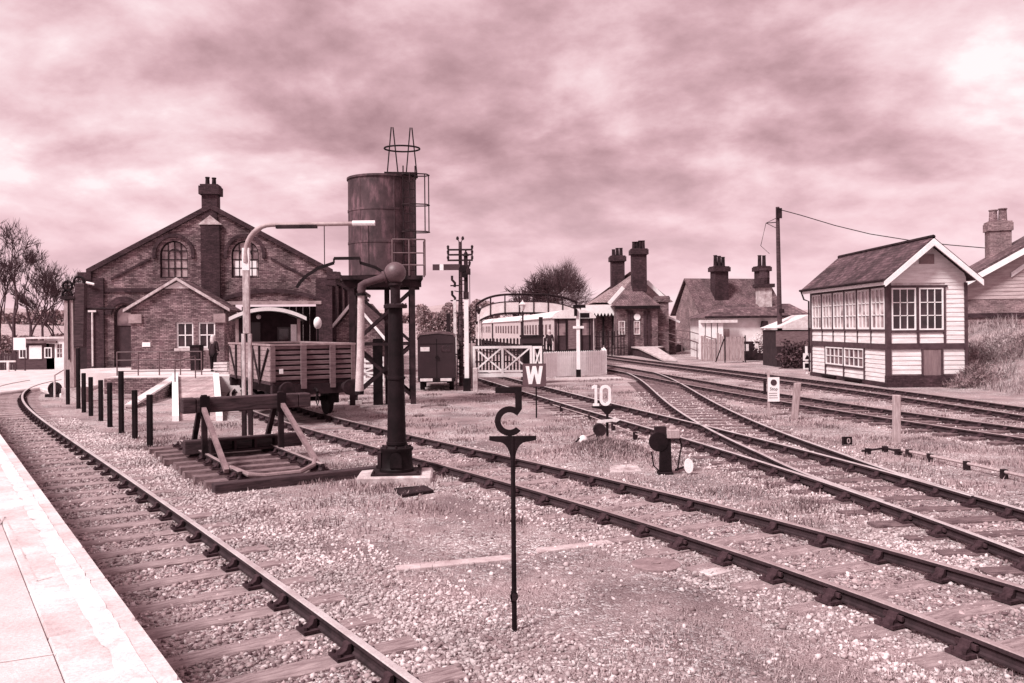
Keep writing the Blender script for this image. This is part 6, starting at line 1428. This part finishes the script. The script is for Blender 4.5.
def farwood(name, label, cat, u0_, u1_, vt, Y, n, m, sz, kind=None):
    x0, x1 = W(u0_,330,Y).x, W(u1_,330,Y).x; zt_ = W((u0_+u1_)/2, vt, Y).z
    P = np.stack([rng.uniform(x0,x1,n), Y+rng.uniform(-4,4,n), np.zeros(n)],-1); top = zt_*(.72+.45*vnoise(P[:,0]+500, P[:,1]*0, 9/abs(x1-x0), 8)); P[:,2] = top*rng.random(n)**.55
    a = rng.normal(size=(n,3)); a /= np.linalg.norm(a,axis=1)[:,None]; b = np.cross(a, rng.normal(size=(n,3))); b /= np.linalg.norm(b,axis=1)[:,None]; s = sz*rng.uniform(.6,1.4,n)[:,None]
    V = np.stack([P-a*s, P+b*s*.6, P+a*s, P-b*s*.6],1).reshape(-1,3); o = np_mesh(name, V, (np.arange(n)*4)[:,None]+np.arange(4)[None], m)
    if kind: o['kind'] = kind
    else: tag(o, label, cat)
farwood('hedgerow', 'soft leafless hedgerow beyond the box van', 'hedge', 418, 500, 306, 130, 14000, hazem, .20)
farwood('hedgerow', 'low hedge line behind the kiosk and bare trees', 'hedge', -30, 98, 336, 100, 9000, hazem, .2)
farwood('woodland', '', '', -60, 470, 313, 330, 14000, hazem, .8, 'stuff')
farwood('woodland', '', '', 560, 1100, 317, 360, 14000, hazem, .8, 'stuff')
def hill(name, Y, pts_, depth_):
    mb = MB(); top = [W(u, v, Y) for u, v in pts_]; 
    for i in range(len(top)-1):
        a, b = top[i], top[i+1]; mb.add([(a.x,Y-depth_,-1),(b.x,Y-depth_,-1),tuple(b),tuple(a)], [(0,1,2,3)]); mb.add([tuple(a),tuple(b),(b.x,Y+depth_,-1),(a.x,Y+depth_,-1)], [(0,1,2,3)])
    bmv = mb.build(name, hillm, smooth=True); struct(bmv)
hill('hills', 900, [(-400,322),(-100,318),(0,319),(70,322),(100,318),(260,312),(420,308),(460,302),(500,309),(560,315),(650,317),(760,318),(850,320),(1000,318),(1300,322)], 300)
def scrub(name, label, c, r3, n, m, h):
    x = c[0]+rng.normal(0,r3[0]*.5,n); y = c[1]+rng.normal(0,r3[1]*.5,n); hh = h*(.35+.9*vnoise(x*1.0+40, y*1.0, 2.3, 12))*np.exp(-(((x-c[0])/r3[0])**2+((y-c[1])/r3[1])**2)*.6)
    z = height(x,y)+hh*rng.random(n)**.7; a = rng.normal(size=(n,3)); a[:,2] = np.abs(a[:,2])+.2; a /= np.linalg.norm(a,axis=1)[:,None]; q = np.cross(a, rng.normal(size=(n,3))); q /= np.linalg.norm(q,axis=1)[:,None]
    P = np.stack([x,y,z],-1); L_ = rng.uniform(.08,.3,n)[:,None]; wd = rng.uniform(.008,.02,n)[:,None]
    o = np_mesh(name, np.stack([P-q*wd, P+q*wd, P+a*L_], 1).reshape(-1,3), (np.arange(n)*3)[:,None]+np.arange(3)[None], m); tag(o, label, 'bush'); return o
scrub('bramble_bush', 'dark low bramble tangle at the foot of the bank beside the signal box', (18.75,34.5,0), (.85,.6), 3600, leafm, .85)
scrub('bramble_bush', 'pale tangled scrub on the bank in front of the brick house', (21.0,38.5,0), (1.7,1.4), 5200, drygrass, .9)
scrub('bramble_bush', 'mid dark bramble patch high on the bank near the right edge', (22.6,36.8,0), (1.6,1.0), 3200, leafm, .6)
leafclump('ivy_heap', 'dark ivy heap between the signal box and the brick house', 'bush', (20.6,41.5,2.1), (1.0,.7,1.0), 1500, leafd, .1)
# ------------------------------------------------------------------ sky, sun, camera
SUN_EL, SUN_AZ = R(50), R(226)      # azimuth measured clockwise from +y: light from behind-left
w = bpy.data.worlds.new('World'); bpy.context.scene.world = w; w.use_nodes = True; nt = w.node_tree; L = nt.links
bg = nt.nodes['Background']; bg.inputs['Strength'].default_value = .05
sky = N(nt, 'ShaderNodeTexSky'); sky.sky_type = 'NISHITA'; sky.sun_disc = False; sky.sun_elevation = SUN_EL; sky.sun_rotation = SUN_AZ
bw = N(nt, 'ShaderNodeRGBToBW'); L.new(sky.outputs[0], bw.inputs[0])
tint = mixc(nt, (0,0,0,1), (1,.62,.70,1), 1.0); 
cbw = nt.nodes.new('ShaderNodeCombineColor'); [L.new(bw.outputs[0], cbw.inputs[i]) for i in range(3)]
clear = mixc(nt, cbw.outputs[0], (1.0,.62,.70,1), 1.0, 'MULTIPLY')
tc = N(nt, 'ShaderNodeTexCoord'); sp = N(nt, 'ShaderNodeSeparateXYZ'); L.new(tc.outputs['Generated'], sp.inputs[0])
def M(op, a, b=None, c=None):
    n = N(nt, 'ShaderNodeMath', operation=op)
    for i, q in enumerate((a, b, c)):
        if q is None: continue
        if hasattr(q, 'is_output'): L.new(q, n.inputs[i])
        else: n.inputs[i].default_value = q
    return n.outputs[0]
zc = M('ADD', M('MAXIMUM', sp.outputs[2], 0.0), .36)
cx = M('DIVIDE', sp.outputs[0], zc); cy = M('DIVIDE', sp.outputs[1], zc)
cb = N(nt, 'ShaderNodeCombineXYZ'); L.new(cx, cb.inputs[0]); L.new(cy, cb.inputs[1])
mp = N(nt, 'ShaderNodeMapping'); mp.inputs['Scale'].default_value = (1.45,1.5,1); mp.inputs['Location'].default_value = (3.1,1.7,0); mp.inputs['Rotation'].default_value = (0,0,R(3)); L.new(cb.outputs[0], mp.inputs[0])
def cloud(vec): n = N(nt, 'ShaderNodeTexNoise', Scale=1.75, Detail=12.0, Roughness=.57, Distortion=.1); L.new(vec, n.inputs['Vector']); return n.outputs[0]
n1 = cloud(mp.outputs[0])
sh_ = N(nt, 'ShaderNodeVectorMath', operation='ADD'); L.new(mp.outputs[0], sh_.inputs[0]); sh_.inputs[1].default_value = (-.05,.11,0)
n1b = cloud(sh_.outputs[0])
n2 = N(nt, 'ShaderNodeTexNoise', Scale=.8, Detail=3.0, Roughness=.5); L.new(mp.outputs[0], n2.inputs['Vector'])
mixn = M('ADD', M('MULTIPLY', n1, .58), M('MULTIPLY', n2.outputs[0], .42))
mixn = M('ADD', mixn, M('MULTIPLY', M('SUBTRACT', n1, n1b), .30))
cl = ramp(nt, [(.33,(3.7,2.15,2.4,1)),(.40,(5.0,3.05,3.35,1)),(.465,(6.5,4.1,4.5,1)),(.525,(8.1,5.55,5.95,1)),(.59,(9.2,7.0,7.35,1)),(.65,(10.2,9.1,9.2,1))]); L.new(mixn, cl.inputs[0])
hz = ramp(nt, [(0.0,(.8,.8,.8,1)),(.08,(.45,.45,.45,1)),(.2,(0,0,0,1))]); L.new(sp.outputs[2], hz.inputs[0])
c = mixc(nt, cl.outputs[0], clear, .12); c = mixc(nt, c, (8.6,6.0,6.5,1), hz.outputs[0]); L.new(c, bg.inputs['Color'])
sd = bpy.data.lights.new('sun', 'SUN'); sd.energy = 2.4; sd.angle = R(15); sd.color = (1,.94,.93); so = bpy.data.objects.new('sun', sd); C.objects.link(so)
sv = Vector((math.sin(SUN_AZ)*math.cos(SUN_EL), math.cos(SUN_AZ)*math.cos(SUN_EL), math.sin(SUN_EL))); so.rotation_euler = sv.to_track_quat('Z', 'Y').to_euler()
cam = bpy.data.cameras.new('camera'); co = bpy.data.objects.new('camera', cam); C.objects.link(co); bpy.context.scene.camera = co
cam.sensor_width = 36; cam.lens = F*36/1024; cam.shift_y = -(341.5-V0)/1024; cam.clip_end = 4000; cam.clip_start = .05
co.location = (0,0,CZ); co.rotation_euler = (R(90), RS, 0)
vs = bpy.context.scene.view_settings; vs.view_transform = 'Standard'; vs.look = 'None'; vs.exposure = 1.2; vs.gamma = 1
bpy.context.scene.render.resolution_x = 1024; bpy.context.scene.render.resolution_y = 683
